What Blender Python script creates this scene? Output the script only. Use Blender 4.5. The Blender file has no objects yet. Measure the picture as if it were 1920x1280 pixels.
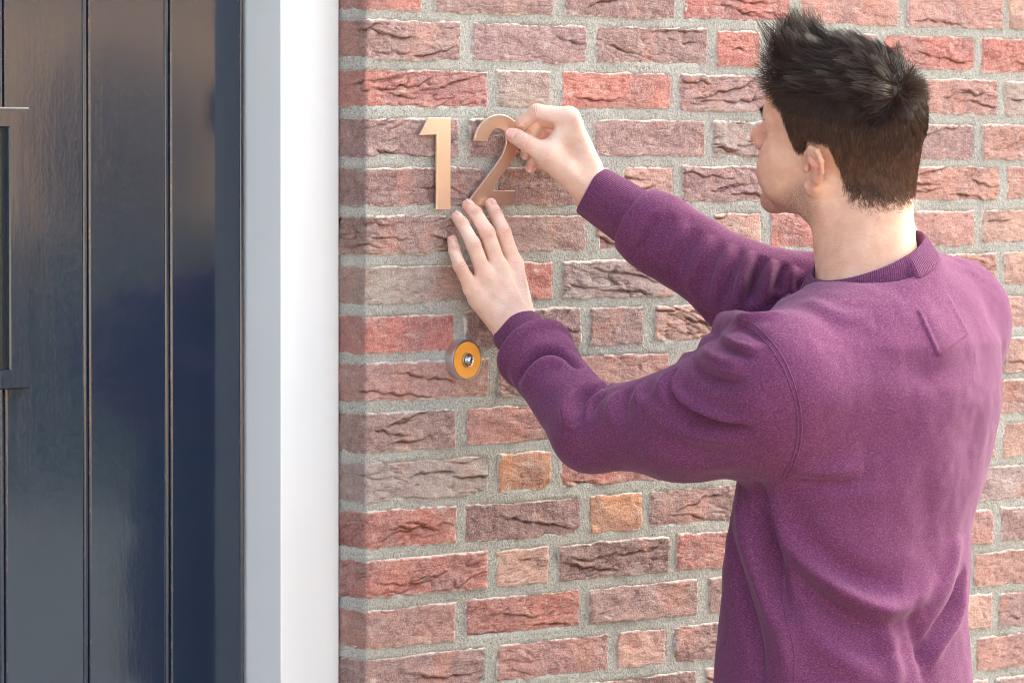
import bpy, bmesh, math, random
import numpy as np
import openvdb
from mathutils import Vector, Matrix
from mathutils.bvhtree import BVHTree

# ------------------------------------------------------------------ camera, sky, sun, exposure
scene = bpy.context.scene
COL = scene.collection
FPX = 8000.0                                     # focal length in pixels of the 1920 px wide photograph
TH = math.radians(43.0)                          # angle between the wall and the picture plane
PITCH = math.atan(346.0 / FPX)
ROLL = math.radians(0.10)
F0 = np.array([math.sin(TH), math.cos(TH), 0.0]); RT = np.array([math.cos(TH), -math.sin(TH), 0.0])
CAM = -5.71 * F0 + 0.196 * RT; CAM[2] = 1.62
FW = F0 * math.cos(PITCH) - np.array([0, 0, math.sin(PITCH)])
UPV = np.array([0, 0, math.cos(PITCH)]) + F0 * math.sin(PITCH)

cam_data = bpy.data.cameras.new('camera'); cam = bpy.data.objects.new('camera', cam_data); COL.objects.link(cam)
cam_data.sensor_width = 36.0; cam_data.lens = FPX * 36.0 / 1920.0
cam_data.clip_start = 0.1; cam_data.clip_end = 800.0
_cr, _sr = math.cos(ROLL), math.sin(ROLL)
_r = RT * _cr + UPV * _sr; _u = UPV * _cr - RT * _sr
cam.matrix_world = Matrix(((_r[0], _u[0], -FW[0], CAM[0]), (_r[1], _u[1], -FW[1], CAM[1]), (_r[2], _u[2], -FW[2], CAM[2]), (0, 0, 0, 1)))
cam_data.dof.use_dof = True; cam_data.dof.focus_distance = 5.78; cam_data.dof.aperture_fstop = 13.0
scene.camera = cam

SUN_AZ = math.radians(74.0); SUN_EL = math.radians(42.0)   # the sun stands behind the house, on the right
world = bpy.data.worlds.new('World'); scene.world = world; world.use_nodes = True
wn = world.node_tree.nodes; wl = world.node_tree.links
sky = wn.new('ShaderNodeTexSky'); sky.sky_type = 'NISHITA'; sky.sun_disc = False
sky.sun_elevation = SUN_EL; sky.sun_rotation = SUN_AZ; sky.air_density = 0.55; sky.dust_density = 9.0; sky.ozone_density = 0.2
bg = wn['Background']; wl.new(sky.outputs[0], bg.inputs[0]); bg.inputs[1].default_value = 0.15

sun_data = bpy.data.lights.new('sun', 'SUN'); sun = bpy.data.objects.new('sun', sun_data); COL.objects.link(sun)
sun_data.energy = 4.0; sun_data.angle = math.radians(0.53); sun_data.color = (1.0, 0.94, 0.86)
_d = Vector((math.sin(SUN_AZ) * math.cos(SUN_EL), math.cos(SUN_AZ) * math.cos(SUN_EL), math.sin(SUN_EL)))
sun.rotation_euler = _d.to_track_quat('Z', 'Y').to_euler(); sun.location = _d * 40

scene.view_settings.view_transform = 'Standard'; scene.view_settings.look = 'None'
scene.view_settings.gamma = 1.0; scene.view_settings.use_curve_mapping = False
scene.view_settings.exposure = 2.92
scene.view_settings.use_white_balance = True; scene.view_settings.white_balance_temperature = 6380; scene.view_settings.white_balance_tint = -8.0   # balanced for open shade
scene.render.engine = 'CYCLES'
scene.cycles.max_bounces = 8; scene.cycles.diffuse_bounces = 5; scene.cycles.glossy_bounces = 4
scene.cycles.use_denoising = True
scene.cycles.filter_width = 0.95

# ------------------------------------------------------------------ helpers
def wallpt(px, py, out=0.0):
    """a point `out` metres in front of the brick face, measured off the photograph"""
    d = FW + RT * (px - 960.0) / FPX - UPV * (py - 640.0) / FPX
    t = (-out - CAM[1]) / d[1]
    return CAM + d * t

def at(px, py, z):
    """a point z metres away from the lens along its axis"""
    return CAM + (FW + RT * (px - 960.0) / FPX - UPV * (py - 640.0) / FPX) * z

def mesh_obj(name, verts, faces, mat=None, parent=None, smooth=False):
    me = bpy.data.meshes.new(name)
    if isinstance(verts, np.ndarray): verts = verts.tolist()
    if isinstance(faces, np.ndarray): faces = faces.tolist()
    me.from_pydata(verts, [], faces); me.update()
    if smooth: me.shade_smooth()
    o = bpy.data.objects.new(name, me); COL.objects.link(o)
    if mat: me.materials.append(mat)
    if parent: o.parent = parent
    return o

def bm_obj(name, bm, mat=None, parent=None, smooth=False):
    me = bpy.data.meshes.new(name); bm.normal_update(); bm.to_mesh(me); bm.free()
    if smooth: me.shade_smooth()
    o = bpy.data.objects.new(name, me); COL.objects.link(o)
    if mat: me.materials.append(mat)
    if parent: o.parent = parent
    return o

def box_bm(bm, lo, hi, bevel=0.0):
    r = bmesh.ops.create_cube(bm, size=1.0)
    vs = r['verts']
    for v in vs:
        v.co = Vector([lo[i] + (v.co[i] + 0.5) * (hi[i] - lo[i]) for i in range(3)])
    if bevel > 0:
        es = list({e for v in vs for e in v.link_edges})
        bmesh.ops.bevel(bm, geom=es, offset=bevel, segments=2, affect='EDGES', profile=0.5)

def box(name, lo, hi, mat, parent=None, bevel=0.0):
    bm = bmesh.new(); box_bm(bm, lo, hi, bevel)
    return bm_obj(name, bm, mat, parent)

def empty(name, loc=(0, 0, 0)):
    o = bpy.data.objects.new(name, None); COL.objects.link(o); o.location = loc; o.empty_display_size = 0.1
    return o

def tag(o, label=None, cat=None, group=None, kind=None):
    if label: o['label'] = label
    if cat: o['category'] = cat
    if group: o['group'] = group
    if kind: o['kind'] = kind
    return o

def float_attr(o, name, vals):
    a = o.data.attributes.new(name, 'FLOAT', 'POINT'); a.data.foreach_set('value', np.asarray(vals, dtype=np.float32))

def vnoise(x, y, seed):
    """smooth 2-D value noise, about -1..1"""
    xi = np.floor(x).astype(np.int64); yi = np.floor(y).astype(np.int64)
    fx = x - xi; fy = y - yi
    fx = fx * fx * (3 - 2 * fx); fy = fy * fy * (3 - 2 * fy)
    def h(a, b):
        n = (a * 374761393 + b * 668265263 + seed * 974634777) & 0xFFFFFFFF
        n = ((n ^ (n >> 13)) * 1274126177) & 0xFFFFFFFF
        n = n ^ (n >> 16)
        return (n & 0xFFFF) / 32767.5 - 1.0
    a = h(xi, yi); b = h(xi + 1, yi); c = h(xi, yi + 1); d = h(xi + 1, yi + 1)
    return (a * (1 - fx) + b * fx) * (1 - fy) + (c * (1 - fx) + d * fx) * fy

def vnoise3(p, seed):
    """smooth 3-D value noise on an (n,3) array, about -1..1"""
    i = np.floor(p).astype(np.int64); f = p - i; f = f * f * (3 - 2 * f)
    def h(a, b, c):
        n = (a * 374761393 + b * 668265263 + c * 2147483647 + seed * 974634777) & 0xFFFFFFFF
        n = ((n ^ (n >> 13)) * 1274126177) & 0xFFFFFFFF
        n = ((n ^ (n >> 15)) * 2246822519) & 0xFFFFFFFF
        n = n ^ (n >> 16)
        return (n & 0xFFFF) / 32767.5 - 1.0
    r = 0.0
    for dx in (0, 1):
        for dy in (0, 1):
            for dz in (0, 1):
                w = (f[:, 0] if dx else 1 - f[:, 0]) * (f[:, 1] if dy else 1 - f[:, 1]) * (f[:, 2] if dz else 1 - f[:, 2])
                r = r + w * h(i[:, 0] + dx, i[:, 1] + dy, i[:, 2] + dz)
    return r

# ------------------------------------------------------------------ material helpers
def srgb(r, g, b, k=1.0):
    def c(v):
        v /= 255.0
        return (v / 12.92 if v <= 0.04045 else ((v + 0.055) / 1.055) ** 2.4) * k
    return (c(r), c(g), c(b), 1.0)

class NT:
    def __init__(self, name):
        self.mat = bpy.data.materials.new(name); self.mat.use_nodes = True
        self.t = self.mat.node_tree; self.bsdf = self.t.nodes['Principled BSDF']
    def n(self, typ, **kw):
        nd = self.t.nodes.new(typ)
        for k, v in kw.items(): setattr(nd, k, v)
        return nd
    def set(self, sock, v):
        if isinstance(v, bpy.types.NodeSocket): self.t.links.new(v, sock)
        else: sock.default_value = v
    def coord(self, out='Object'): return self.n('ShaderNodeTexCoord').outputs[out]
    def mapping(self, vec, scale=(1, 1, 1), loc=(0, 0, 0)):
        m = self.n('ShaderNodeMapping'); self.set(m.inputs['Vector'], vec); self.set(m.inputs['Scale'], scale); self.set(m.inputs['Location'], loc)
        return m.outputs[0]
    def noise(self, vec, scale, detail=3.0, rough=0.55, dist=0.0):
        t = self.n('ShaderNodeTexNoise'); self.set(t.inputs['Vector'], vec); self.set(t.inputs['Scale'], scale)
        self.set(t.inputs['Detail'], detail); self.set(t.inputs['Roughness'], rough); self.set(t.inputs['Distortion'], dist)
        return t.outputs['Fac']
    def ramp(self, fac, stops):
        r = self.n('ShaderNodeValToRGB'); self.set(r.inputs[0], fac); e = r.color_ramp.elements
        while len(e) < len(stops): e.new(0.5)
        for q, (p, c) in zip(e, stops):
            q.position = p; q.color = c if len(c) == 4 else (*c, 1.0)
        return r.outputs[0]
    def frange(self, v, a, b, c=0.0, d=1.0):
        m = self.n('ShaderNodeMapRange'); self.set(m.inputs[0], v)
        for i, q in enumerate((a, b, c, d)): self.set(m.inputs[1 + i], q)
        return m.outputs[0]
    def math(self, op, a, b=0.0):
        m = self.n('ShaderNodeMath', operation=op); self.set(m.inputs[0], a); self.set(m.inputs[1], b); return m.outputs[0]
    def mix(self, fac, a, b, mode='MIX'):
        m = self.n('ShaderNodeMix', data_type='RGBA', blend_type=mode)
        self.set(m.inputs[0], fac); self.set(m.inputs[6], a); self.set(m.inputs[7], b); return m.outputs[2]
    def bump(self, height, strength=0.5, dist=0.001, normal=None):
        b = self.n('ShaderNodeBump'); self.set(b.inputs['Height'], height); self.set(b.inputs['Strength'], strength); self.set(b.inputs['Distance'], dist)
        if normal is not None: self.set(b.inputs['Normal'], normal)
        return b.outputs[0]
    def attr(self, name, typ='GEOMETRY', out='Fac'):
        a = self.n('ShaderNodeAttribute', attribute_type=typ, attribute_name=name); return a.outputs[out]
    def out(self, color=None, rough=None, normal=None, **kw):
        b = self.bsdf.inputs
        if color is not None: self.set(b['Base Color'], color)
        if rough is not None: self.set(b['Roughness'], rough)
        if normal is not None: self.set(b['Normal'], normal)
        for k, v in kw.items(): self.set(b[k.replace('_', ' ')], v)
        return self.mat

def brick_material():
    m = NT('brick_clay')
    info = m.n('ShaderNodeObjectInfo'); rnd = info.outputs['Random']
    isl = m.n('ShaderNodeNewGeometry').outputs['Random Per Island']
    base = m.mix(m.attr('rest'), info.outputs['Color'], m.ramp(isl, [(0.0, srgb(142, 102, 102)), (0.3, srgb(168, 130, 130)), (0.6, srgb(196, 138, 131)), (0.85, srgb(200, 112, 105)), (1.0, srgb(212, 166, 150))]))
    co = m.coord('Object')
    shift = m.n('ShaderNodeCombineXYZ'); m.set(shift.inputs[0], m.math('MULTIPLY', rnd, 37.0)); m.set(shift.inputs[2], m.math('MULTIPLY', rnd, 91.0))
    va = m.n('ShaderNodeVectorMath', operation='ADD'); m.set(va.inputs[0], co); m.set(va.inputs[1], shift.outputs[0])
    v = va.outputs[0]
    patch = m.noise(m.mapping(v, (1.0, 1.0, 0.7)), 12.0, 2.0, 0.5, 0.4)
    c1 = m.mix(m.frange(patch, 0.44, 0.62, 0.0, 0.85), base, m.mix(0.62, base, srgb(140, 102, 106, 0.9)))
    patch2 = m.noise(m.mapping(v, (1.0, 1.0, 0.8), (3, 1, 7)), 15.0, 2.0, 0.5, 0.4)
    c2 = m.mix(m.frange(patch2, 0.54, 0.70, 0.0, 0.55), c1, srgb(200, 130, 112, 0.9))
    mid = m.noise(m.mapping(v, (1, 1, 1.2), (1, 5, 2)), 90.0, 4.0, 0.7)
    c2 = m.mix(m.frange(mid, 0.42, 0.70, 0.0, 0.55), c2, m.mix(0.6, c2, srgb(222, 196, 182, 0.95)))
    c2 = m.mix(m.frange(mid, 0.46, 0.26, 0.0, 0.45), c2, m.mix(0.6, c2, srgb(92, 62, 60, 0.8)))
    grain = m.noise(v, 480.0, 2.0, 0.75)
    c3 = m.mix(m.frange(grain, 0.44, 0.68, 0.0, 0.6), c2, m.mix(0.55, c2, srgb(238, 218, 206)))
    dark = m.noise(m.mapping(v, (1, 1, 1), (9, 4, 2)), 560.0, 2.0, 0.7)
    c4 = m.mix(m.frange(dark, 0.56, 0.70, 0.0, 0.5), c3, m.mix(0.75, c3, srgb(70, 44, 44, 0.8)))
    bloom = m.noise(m.mapping(v, (1, 1, 1.3), (5, 8, 1)), 26.0, 5.0, 0.7)
    c5 = m.mix(m.frange(bloom, 0.56, 0.74, 0.0, 0.6), c4, srgb(222, 208, 200, 0.9))
    rim = m.frange(m.math('ADD', m.attr('edge'), m.math('MULTIPLY', m.math('SUBTRACT', m.noise(v, 120.0, 3.0, 0.6), 0.5), 0.011)), 0.0008, 0.0036, 0.85, 0.0)
    c6 = m.mix(rim, c5, srgb(222, 213, 203, 0.95))
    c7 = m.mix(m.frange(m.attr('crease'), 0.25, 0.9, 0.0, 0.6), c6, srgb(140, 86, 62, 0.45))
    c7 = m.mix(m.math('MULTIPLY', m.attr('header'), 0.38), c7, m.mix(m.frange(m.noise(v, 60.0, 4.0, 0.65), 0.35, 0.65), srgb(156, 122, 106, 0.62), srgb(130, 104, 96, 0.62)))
    hb = m.math('ADD', m.math('ADD', m.math('MULTIPLY', m.noise(v, 300.0, 4.0, 0.7), 0.8), m.math('MULTIPLY', m.noise(m.mapping(v, (0.8, 1, 2.0)), 75.0, 4.0, 0.62, 0.6), 1.2)), m.math('MULTIPLY', grain, 0.35))
    nrm = m.bump(hb, 0.9, 0.0030)
    return m.out(c7, 0.92, nrm, Specular_IOR_Level=0.25)

def mortar_material():
    m = NT('mortar_sand')
    v = m.coord('Object')
    a = m.noise(v, 9.0, 3.0); b = m.noise(v, 330.0, 3.0, 0.7); c = m.noise(m.mapping(v, (1, 1, 1), (4, 4, 4)), 480.0, 1.0)
    col = m.mix(m.frange(a, 0.35, 0.65), srgb(176, 170, 161, 0.80), srgb(190, 185, 177, 0.82))
    col = m.mix(m.frange(b, 0.42, 0.66, 0.0, 0.7), col, srgb(220, 215, 207, 0.86))
    col = m.mix(m.frange(c, 0.56, 0.70, 0.0, 0.55), col, srgb(92, 90, 88, 0.7))
    hb = m.math('ADD', b, m.noise(v, 110.0, 3.0, 0.6))
    return m.out(col, 0.95, m.bump(hb, 0.9, 0.0026), Specular_IOR_Level=0.2)

def plain(name, col, rough=0.6, noise=0.0, scale=30.0, bump=0.0, **kw):
    m = NT(name); v = m.coord('Object')
    c = col
    if noise > 0:
        f = m.noise(v, scale, 4.0, 0.6)
        c = m.mix(m.frange(f, 0.3, 0.7), tuple(x * (1 - noise) for x in col[:3]) + (1,), tuple(min(1, x * (1 + noise)) for x in col[:3]) + (1,))
    nrm = m.bump(m.noise(v, scale * 4, 4.0, 0.6), 0.5, bump) if bump > 0 else None
    return m.out(c, rough, nrm, **kw)

def door_paint():
    m = NT('navy_gloss_paint')
    v = m.coord('Object')
    streak = m.noise(m.mapping(v, (150.0, 60.0, 5.0)), 1.0, 3.0, 0.6)
    peel = m.noise(m.mapping(v, (1.0, 1.0, 0.6)), 210.0, 2.0, 0.5)
    wave = m.noise(m.mapping(v, (1.0, 1.0, 0.4)), 24.0, 2.0, 0.5)
    h = m.math('ADD', m.math('ADD', m.math('MULTIPLY', streak, 0.26), m.math('MULTIPLY', peel, 0.34)), m.math('MULTIPLY', wave, 1.2))
    col = m.mix(m.frange(m.noise(v, 6.0, 3.0), 0.3, 0.7), srgb(28, 41, 61), srgb(32, 46, 64))
    worn = m.math('MULTIPLY', m.attr('worn'), m.frange(m.noise(m.mapping(v, (60, 60, 14)), 4.0, 4.0, 0.7), 0.54, 0.68, 0.0, 0.55))
    col = m.mix(worn, col, srgb(150, 96, 70))
    return m.out(col, m.frange(m.noise(m.mapping(v, (1, 1, 1), (2, 7, 3)), 95.0, 1.0), 0.3, 0.75, 0.10, 0.15), m.bump(h, 0.27, 0.0010), Coat_Weight=0.5, Coat_Roughness=0.07)

M = {}
M['brick'] = brick_material(); M['mortar'] = mortar_material(); M['navy'] = door_paint()
M['white'] = plain('white_satin_paint', (0.82, 0.82, 0.83, 1), 0.34, 0.015, 4.0, 0.0004)
M['tile'] = plain('clay_paving', srgb(104, 92, 86), 0.9, 0.15, 8.0, 0.002)
M['asphalt'] = plain('asphalt', (0.055, 0.055, 0.057, 1), 0.9, 0.2, 20.0, 0.003)
M['roof'] = plain('roof_tiles', srgb(90, 70, 62), 0.8, 0.2, 5.0)
M['core'] = plain('dark_infill', srgb(70, 64, 60), 0.9, 0.1, 6.0)
M['pane'] = NT('window_glass').out((0.02, 0.025, 0.03, 1), 0.03, None, Specular_IOR_Level=0.6)
M['rubber'] = plain('grey_sealant', srgb(60, 60, 62), 0.7)

# ------------------------------------------------------------------ ground and the street behind the photographer
ground = mesh_obj('pavement', [(-60, -60, 0), (60, -60, 0), (60, 40, 0), (-60, 40, 0)], [(0, 1, 2, 3)], M['tile'])
tag(ground, kind='structure')
road = mesh_obj('road', [(-60, -11.0, 0.004), (60, -11.0, 0.004), (60, -3.0, 0.004), (-60, -3.0, 0.004)], [(0, 1, 2, 3)], M['asphalt'])
tag(road, kind='structure')

# ------------------------------------------------------------------ the house: wall of separate bricks, frame, door
house = empty('brick_house', (0, 0, 0))
tag(house, 'brick house front with white door frame and glossy navy plank door', 'house')

COURSE = 0.0660; ROW0 = 1.8036
def brick_mesh(L, H, seed, corner, relief, res=1.0):
    """front sheet of one hand-moulded brick, its rim turned back into the wall; local origin at left bottom"""
    rng = random.Random(seed)
    back = 0.085 if corner else 0.0
    total = L + back
    nu = max(8, int(total / 0.0029 * res)); nv = max(6, int(H / 0.0011 * res))
    u = np.linspace(-back, L, nu); w = np.linspace(0, H, nv)
    U, V = np.meshgrid(u, w, indexing='ij')
    s = seed * 7 + 13
    # uneven outline
    wob = 0.0016
    left = vnoise(V / 0.016, U * 0 + 3.1, s) * wob * (0 if corner else 1); right = vnoise(V / 0.016, U * 0 + 9.4, s + 1) * wob
    bot = vnoise(U / 0.021, V * 0 + 5.2, s + 2) * wob + vnoise(U / 0.006, V * 0 + 1.2, s + 7) * 0.0006
    top = vnoise(U / 0.021, V * 0 + 7.7, s + 3) * wob + vnoise(U / 0.006, V * 0 + 4.2, s + 8) * 0.0006
    fu = (U + back) / total; fv = V / H
    Up = U + left * (1 - fu) + right * fu
    Vp = V + bot * (1 - fv) + top * fv
    el = U + back if corner else U
    e = np.minimum(np.minimum(el + (1 if corner else 0), L - U), np.minimum(V, H - V))
    h = vnoise(U / 0.030, V / 0.018, s + 4) * 0.0012 + vnoise(U / 0.010, V / 0.007, s + 5) * 0.0007 + vnoise(U / 0.045 + V / 0.03, V / 0.02, s + 9) * 0.0010
    crease = np.zeros_like(U)
    for k in range(relief):
        c0 = rng.uniform(0.12, 0.88) * H; slope = rng.choice([-1, -1, 1]) * rng.uniform(0.02, 0.22); bend = rng.uniform(-1.2, 1.2)
        u0 = rng.uniform(-0.2, 0.75) * L; ln = rng.uniform(0.25, 0.75) * L
        t = (U - u0) / ln
        line = c0 + (U - u0) * slope + bend * (U - u0 - ln / 2) ** 2 + vnoise(U / 0.016, U * 0 + k, s + 20 + k) * 0.0030 + vnoise(U / 0.006, U * 0 + k, s + 40 + k) * 0.0013
        amp = np.clip(1 - (2 * t - 1) ** 2, 0, 1) ** 0.6 * rng.uniform(0.0030, 0.0070)
        amp = amp * (0.7 + 0.5 * vnoise(U / 0.012, U * 0 + 2, s + 60 + k))
        d = V - line
        low = np.where(d < 0, 0.55 * np.exp(d / rng.uniform(0.003, 0.008)) + 0.75 * np.exp(-(d / 0.0016) ** 2), np.exp(-d / 0.0005))
        lip = np.where(d >= 0, np.exp(-d / 0.006), np.exp(d / 0.0008))
        h = h - amp * low + amp * 0.35 * lip
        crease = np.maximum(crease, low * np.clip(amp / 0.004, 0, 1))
    # torn skin of the clay: slanting crevices, and pits
    an = rng.uniform(-0.35, 0.35); ua = U * math.cos(an) + V * math.sin(an); va = -U * math.sin(an) + V * math.cos(an)
    amt = rng.uniform(0.3, 1.0) if relief >= 3 else rng.uniform(0.0, 0.55)
    wv = va + vnoise(U / 0.03, V / 0.02, s + 70) * 0.004
    n1 = 1 - np.abs(vnoise(ua / 0.034, wv / 0.0085, s + 71)); n2 = 1 - np.abs(vnoise(ua / 0.018, wv / 0.0050, s + 72))
    zone = np.clip(vnoise(U / 0.05, V / 0.03, s + 73) * 1.6 + 0.25, 0, 1) * amt
    cv = np.clip((n1 - 0.88) / 0.12, 0, 1) * 0.0052 + np.clip((n2 - 0.89) / 0.11, 0, 1) * 0.0030
    h = h - zone * cv + zone * 0.0016 * vnoise(ua / 0.02, wv / 0.007, s + 74)
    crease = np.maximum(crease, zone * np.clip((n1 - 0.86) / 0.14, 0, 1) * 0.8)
    pit = vnoise(U / 0.0048, V / 0.0048, s + 75); h = h - np.clip(pit - 0.62, 0, 1) * 0.006
    ew = e + vnoise(U / 0.008, V / 0.008, s + 6) * 0.0010
    h = h - 0.0036 * np.clip(1 - ew / 0.0036, 0, 1) ** 2
    if rng.random() < 0.5 and not corner:                       # a chipped corner
        cu = rng.choice([0, L]); cv = rng.choice([0, H]); rr = rng.uniform(0.008, 0.018)
        dd = np.sqrt((U - cu) ** 2 + (V - cv) ** 2) + vnoise(U / 0.005, V / 0.005, s + 11) * 0.002
        h = h - 0.005 * np.clip(1 - dd / rr, 0, 1)
    # round the outer corner of the return
    R_ = 0.0045
    if corner:
        X = np.where(Up >= 0, Up, 0.0); Y = np.where(Up >= 0, 0.0, -Up)
        a = np.clip((Up + R_) / (2 * R_), 0, 1) * (math.pi / 2)
        NX = -np.cos(a); NY = -np.sin(a)
        X = X + 0.0016 * np.sin(2 * a); Y = Y + 0.0016 * np.sin(2 * a)
    else:
        X = Up; Y = Up * 0; NX = Up * 0; NY = Up * 0 - 1
    P = np.stack([X + NX * h, Y + NY * h, Vp], -1)
    # rim: an extra ring pushed back
    def ring(idx):
        q = P[idx].copy(); return q
    nU, nV = nu + 2, nv + 2
    Q = np.zeros((nU, nV, 3)); Q[1:-1, 1:-1] = P
    Q[0, 1:-1] = P[0] + ([0.0, 0.02, 0] if corner else [0, 0.014, 0]); Q[-1, 1:-1] = P[-1] + [0, 0.014, 0]
    nx = np.stack([NX, NY, NX * 0], -1)
    Q[1:-1, 0] = P[:, 0] - nx[:, 0] * 0.014; Q[1:-1, -1] = P[:, -1] - nx[:, -1] * 0.014
    for i, j, a, b in ((0, 0, 1, 1), (0, -1, 1, -2), (-1, 0, -2, 1), (-1, -1, -2, -2)): Q[i, j] = (Q[i, b] + Q[a, j]) / 2
    E_ = np.zeros((nU, nV)); E_[1:-1, 1:-1] = np.clip(e, 0, 1)
    C_ = np.zeros((nU, nV)); C_[1:-1, 1:-1] = crease
    ids = np.arange(nU * nV).reshape(nU, nV)
    f = np.stack([ids[:-1, :-1], ids[1:, :-1], ids[1:, 1:], ids[:-1, 1:]], -1).reshape(-1, 4)
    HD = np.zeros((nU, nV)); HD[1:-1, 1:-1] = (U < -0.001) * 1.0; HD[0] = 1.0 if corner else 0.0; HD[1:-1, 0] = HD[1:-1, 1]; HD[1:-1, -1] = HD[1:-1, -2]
    return Q.reshape(-1, 3), f, E_.ravel(), C_.ravel(), HD.ravel()

PAL = {'R': srgb(188, 106, 98, 0.90), 'r': srgb(186, 132, 124, 0.90), 'M': srgb(162, 126, 124, 0.86), 'D': srgb(138, 100, 99, 0.84),
       'G': srgb(172, 153, 148, 0.90), 'O': srgb(210, 144, 106, 0.92), 'P': srgb(204, 160, 144, 0.92)}
# bricks of the courses in view: left and right end along the wall in mm, clay colour
ROWS = {
 -3: '0-170M 188-404r 425-640M 660-764P 783-1000M 1020-1236r 1254-1470M 1488-1704r 1722-1938M',
 -2: '0-222r 241-345M 365-580R 598-815M 835-1050r 1070-1286M 1304-1520r 1538-1754M 1772-1988r',
 -1: '0-101R 125-345M 368-586D 605-826R 847-1063r 1083-1304r 1317-1542P 1560-1776r 1794-2010M',
 0: '0-171M 193-411M 429-653M 670-762R 780-1010M 1028-1238R 1253-1470R 1488-1704r 1722-1938P',
 1: '3-222R 239-341G 362-579R 597-825M 843-1064r 1082-1294r 1307-1393G 1411-1627r 1645-1861M',
 2: '0-169M 188-404D 425-649M 665-770G 790-1011M 1030-1242M 1256-1471r 1489-1705P 1723-1939r',
 3: '2-220D 241-458D 483-584P 603-814M 834-1071M 1087-1298r 1314-1538r 1556-1772M 1790-2006r',
 4: '0-168M 188-411M 431-649M 667-766P 785-1012R 1031-1239r 1257-1473P 1491-1707r 1725-1941M',
 5: '1-220G 239-346R 367-587G 605-826M 846-1060r 1079-1291r 1309-1526P 1544-1760r 1778-1994r',
 6: '-2-161R 180-401D 419-524M 548-769P 787-1001r 1020-1237P 1254-1474P 1492-1708M 1726-1942r',
 7: '-1-225r 243-344M 365-579r 598-815r 834-1061M 1081-1292r 1310-1410P 1428-1644r 1662-1878P',
 8: '-2-163M 183-403r 422-642M 660-873r 892-1001M 1020-1238r 1255-1476M 1494-1710r 1728-1944r',
 9: '-1-225G 243-342O 360-571R 595-815P 835-1062r 1082-1293r 1311-1529P 1547-1763M 1781-1997r',
 10: '-1-165R 180-403D 419-523O 539-759M 778-1002r 1021-1239r 1256-1477G 1495-1711r 1729-1945P',
 11: '-1-223R 240-340P 358-579D 593-810R 830-1056M 1075-1287r 1305-1530M 1548-1764r 1782-1998r',
 12: '-1-163r 183-401R 417-635M 659-765M 783-991r 1010-1225M 1244-1465r 1483-1699P 1717-1933r',
 13: '-2-220M 241-457r 473-572P 588-805M 824-1045r 1063-1286P 1303-1403M 1421-1637r 1655-1871M',
 14: '-2-165M 183-402r 419-635D 654-766P 784-1004R 1023-1233P 1250-1480r 1498-1714M 1732-1948r',
 15: '0-222r 240-342M 360-576r 594-810M 828-1044R 1062-1278r 1296-1512M 1530-1746P 1764-1980r',
 16: '0-168M 186-402R 420-522O 540-756M 774-990r 1008-1224M 1242-1458r 1476-1692M 1710-1926r',
}
DEEP = {(-1, 3), (0, 0), (1, 0), (1, 3), (2, 3), (3, 3), (4, 0), (5, 2), (6, 3), (8, 0), (9, 0), (9, 2), (10, 0), (11, 0), (11, 2), (12, 1), (0, 5), (1, 5), (3, 5), (0, 2), (2, 0)}
mortar_v = []; mortar_f = []
def add_mortar():
    # one sheet wrapping the corner: return, then the front face
    du = 0.006
    us = np.concatenate([np.arange(-0.11, -0.0001, du), np.arange(0.0, 2.6, du)])
    zs = np.arange(0.68, 2.12, du)
    U, V = np.meshgrid(us, zs, indexing='ij')
    h = vnoise(U / 0.02, V / 0.02, 5) * 0.0009 + vnoise(U / 0.007, V / 0.007, 6) * 0.0007
    rec = 0.0016
    X = np.where(U >= 0, U, rec - h); Y = np.where(U >= 0, rec - h, -U)
    X = np.where((U >= 0) & (U < 0.004), np.maximum(X, rec + 0.001), X)
    Y = np.where((U < 0) & (U > -0.004), np.maximum(Y, rec + 0.001), Y)
    ids = np.arange(U.size).reshape(U.shape)
    f = np.stack([ids[:-1, :-1], ids[1:, :-1], ids[1:, 1:], ids[:-1, 1:]], -1).reshape(-1, 4)
    # hollow behind every brick so that deep folds in the clay never meet the mortar
    for r, line in ROWS.items():
        z1 = ROW0 - r * COURSE
        for k, tok in enumerate(line.split()):
            neg = tok[0] == '-'; a, b = tok[1 if neg else 0:-1].split('-'); a = -int(a) if neg else int(a)
            x0 = (-0.2 if k == 0 else a / 1000.0) + 0.007; x1 = int(b) / 1000.0 - 0.007
            m = (U > x0) & (U < x1) & (V > z1 - 0.0455) & (V < z1 - 0.007)
            Y = np.where(m & (U >= 0), 0.012, Y); X = np.where(m & (U < 0), 0.012, X)
    o = mesh_obj('wall', np.stack([X, Y, V], -1).reshape(-1, 3), f, M['mortar'], house, True)
    o['label'] = 'brick wall with sandy grey mortar joints'
    return o
wall = add_mortar()
rb = random.Random(4)
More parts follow.
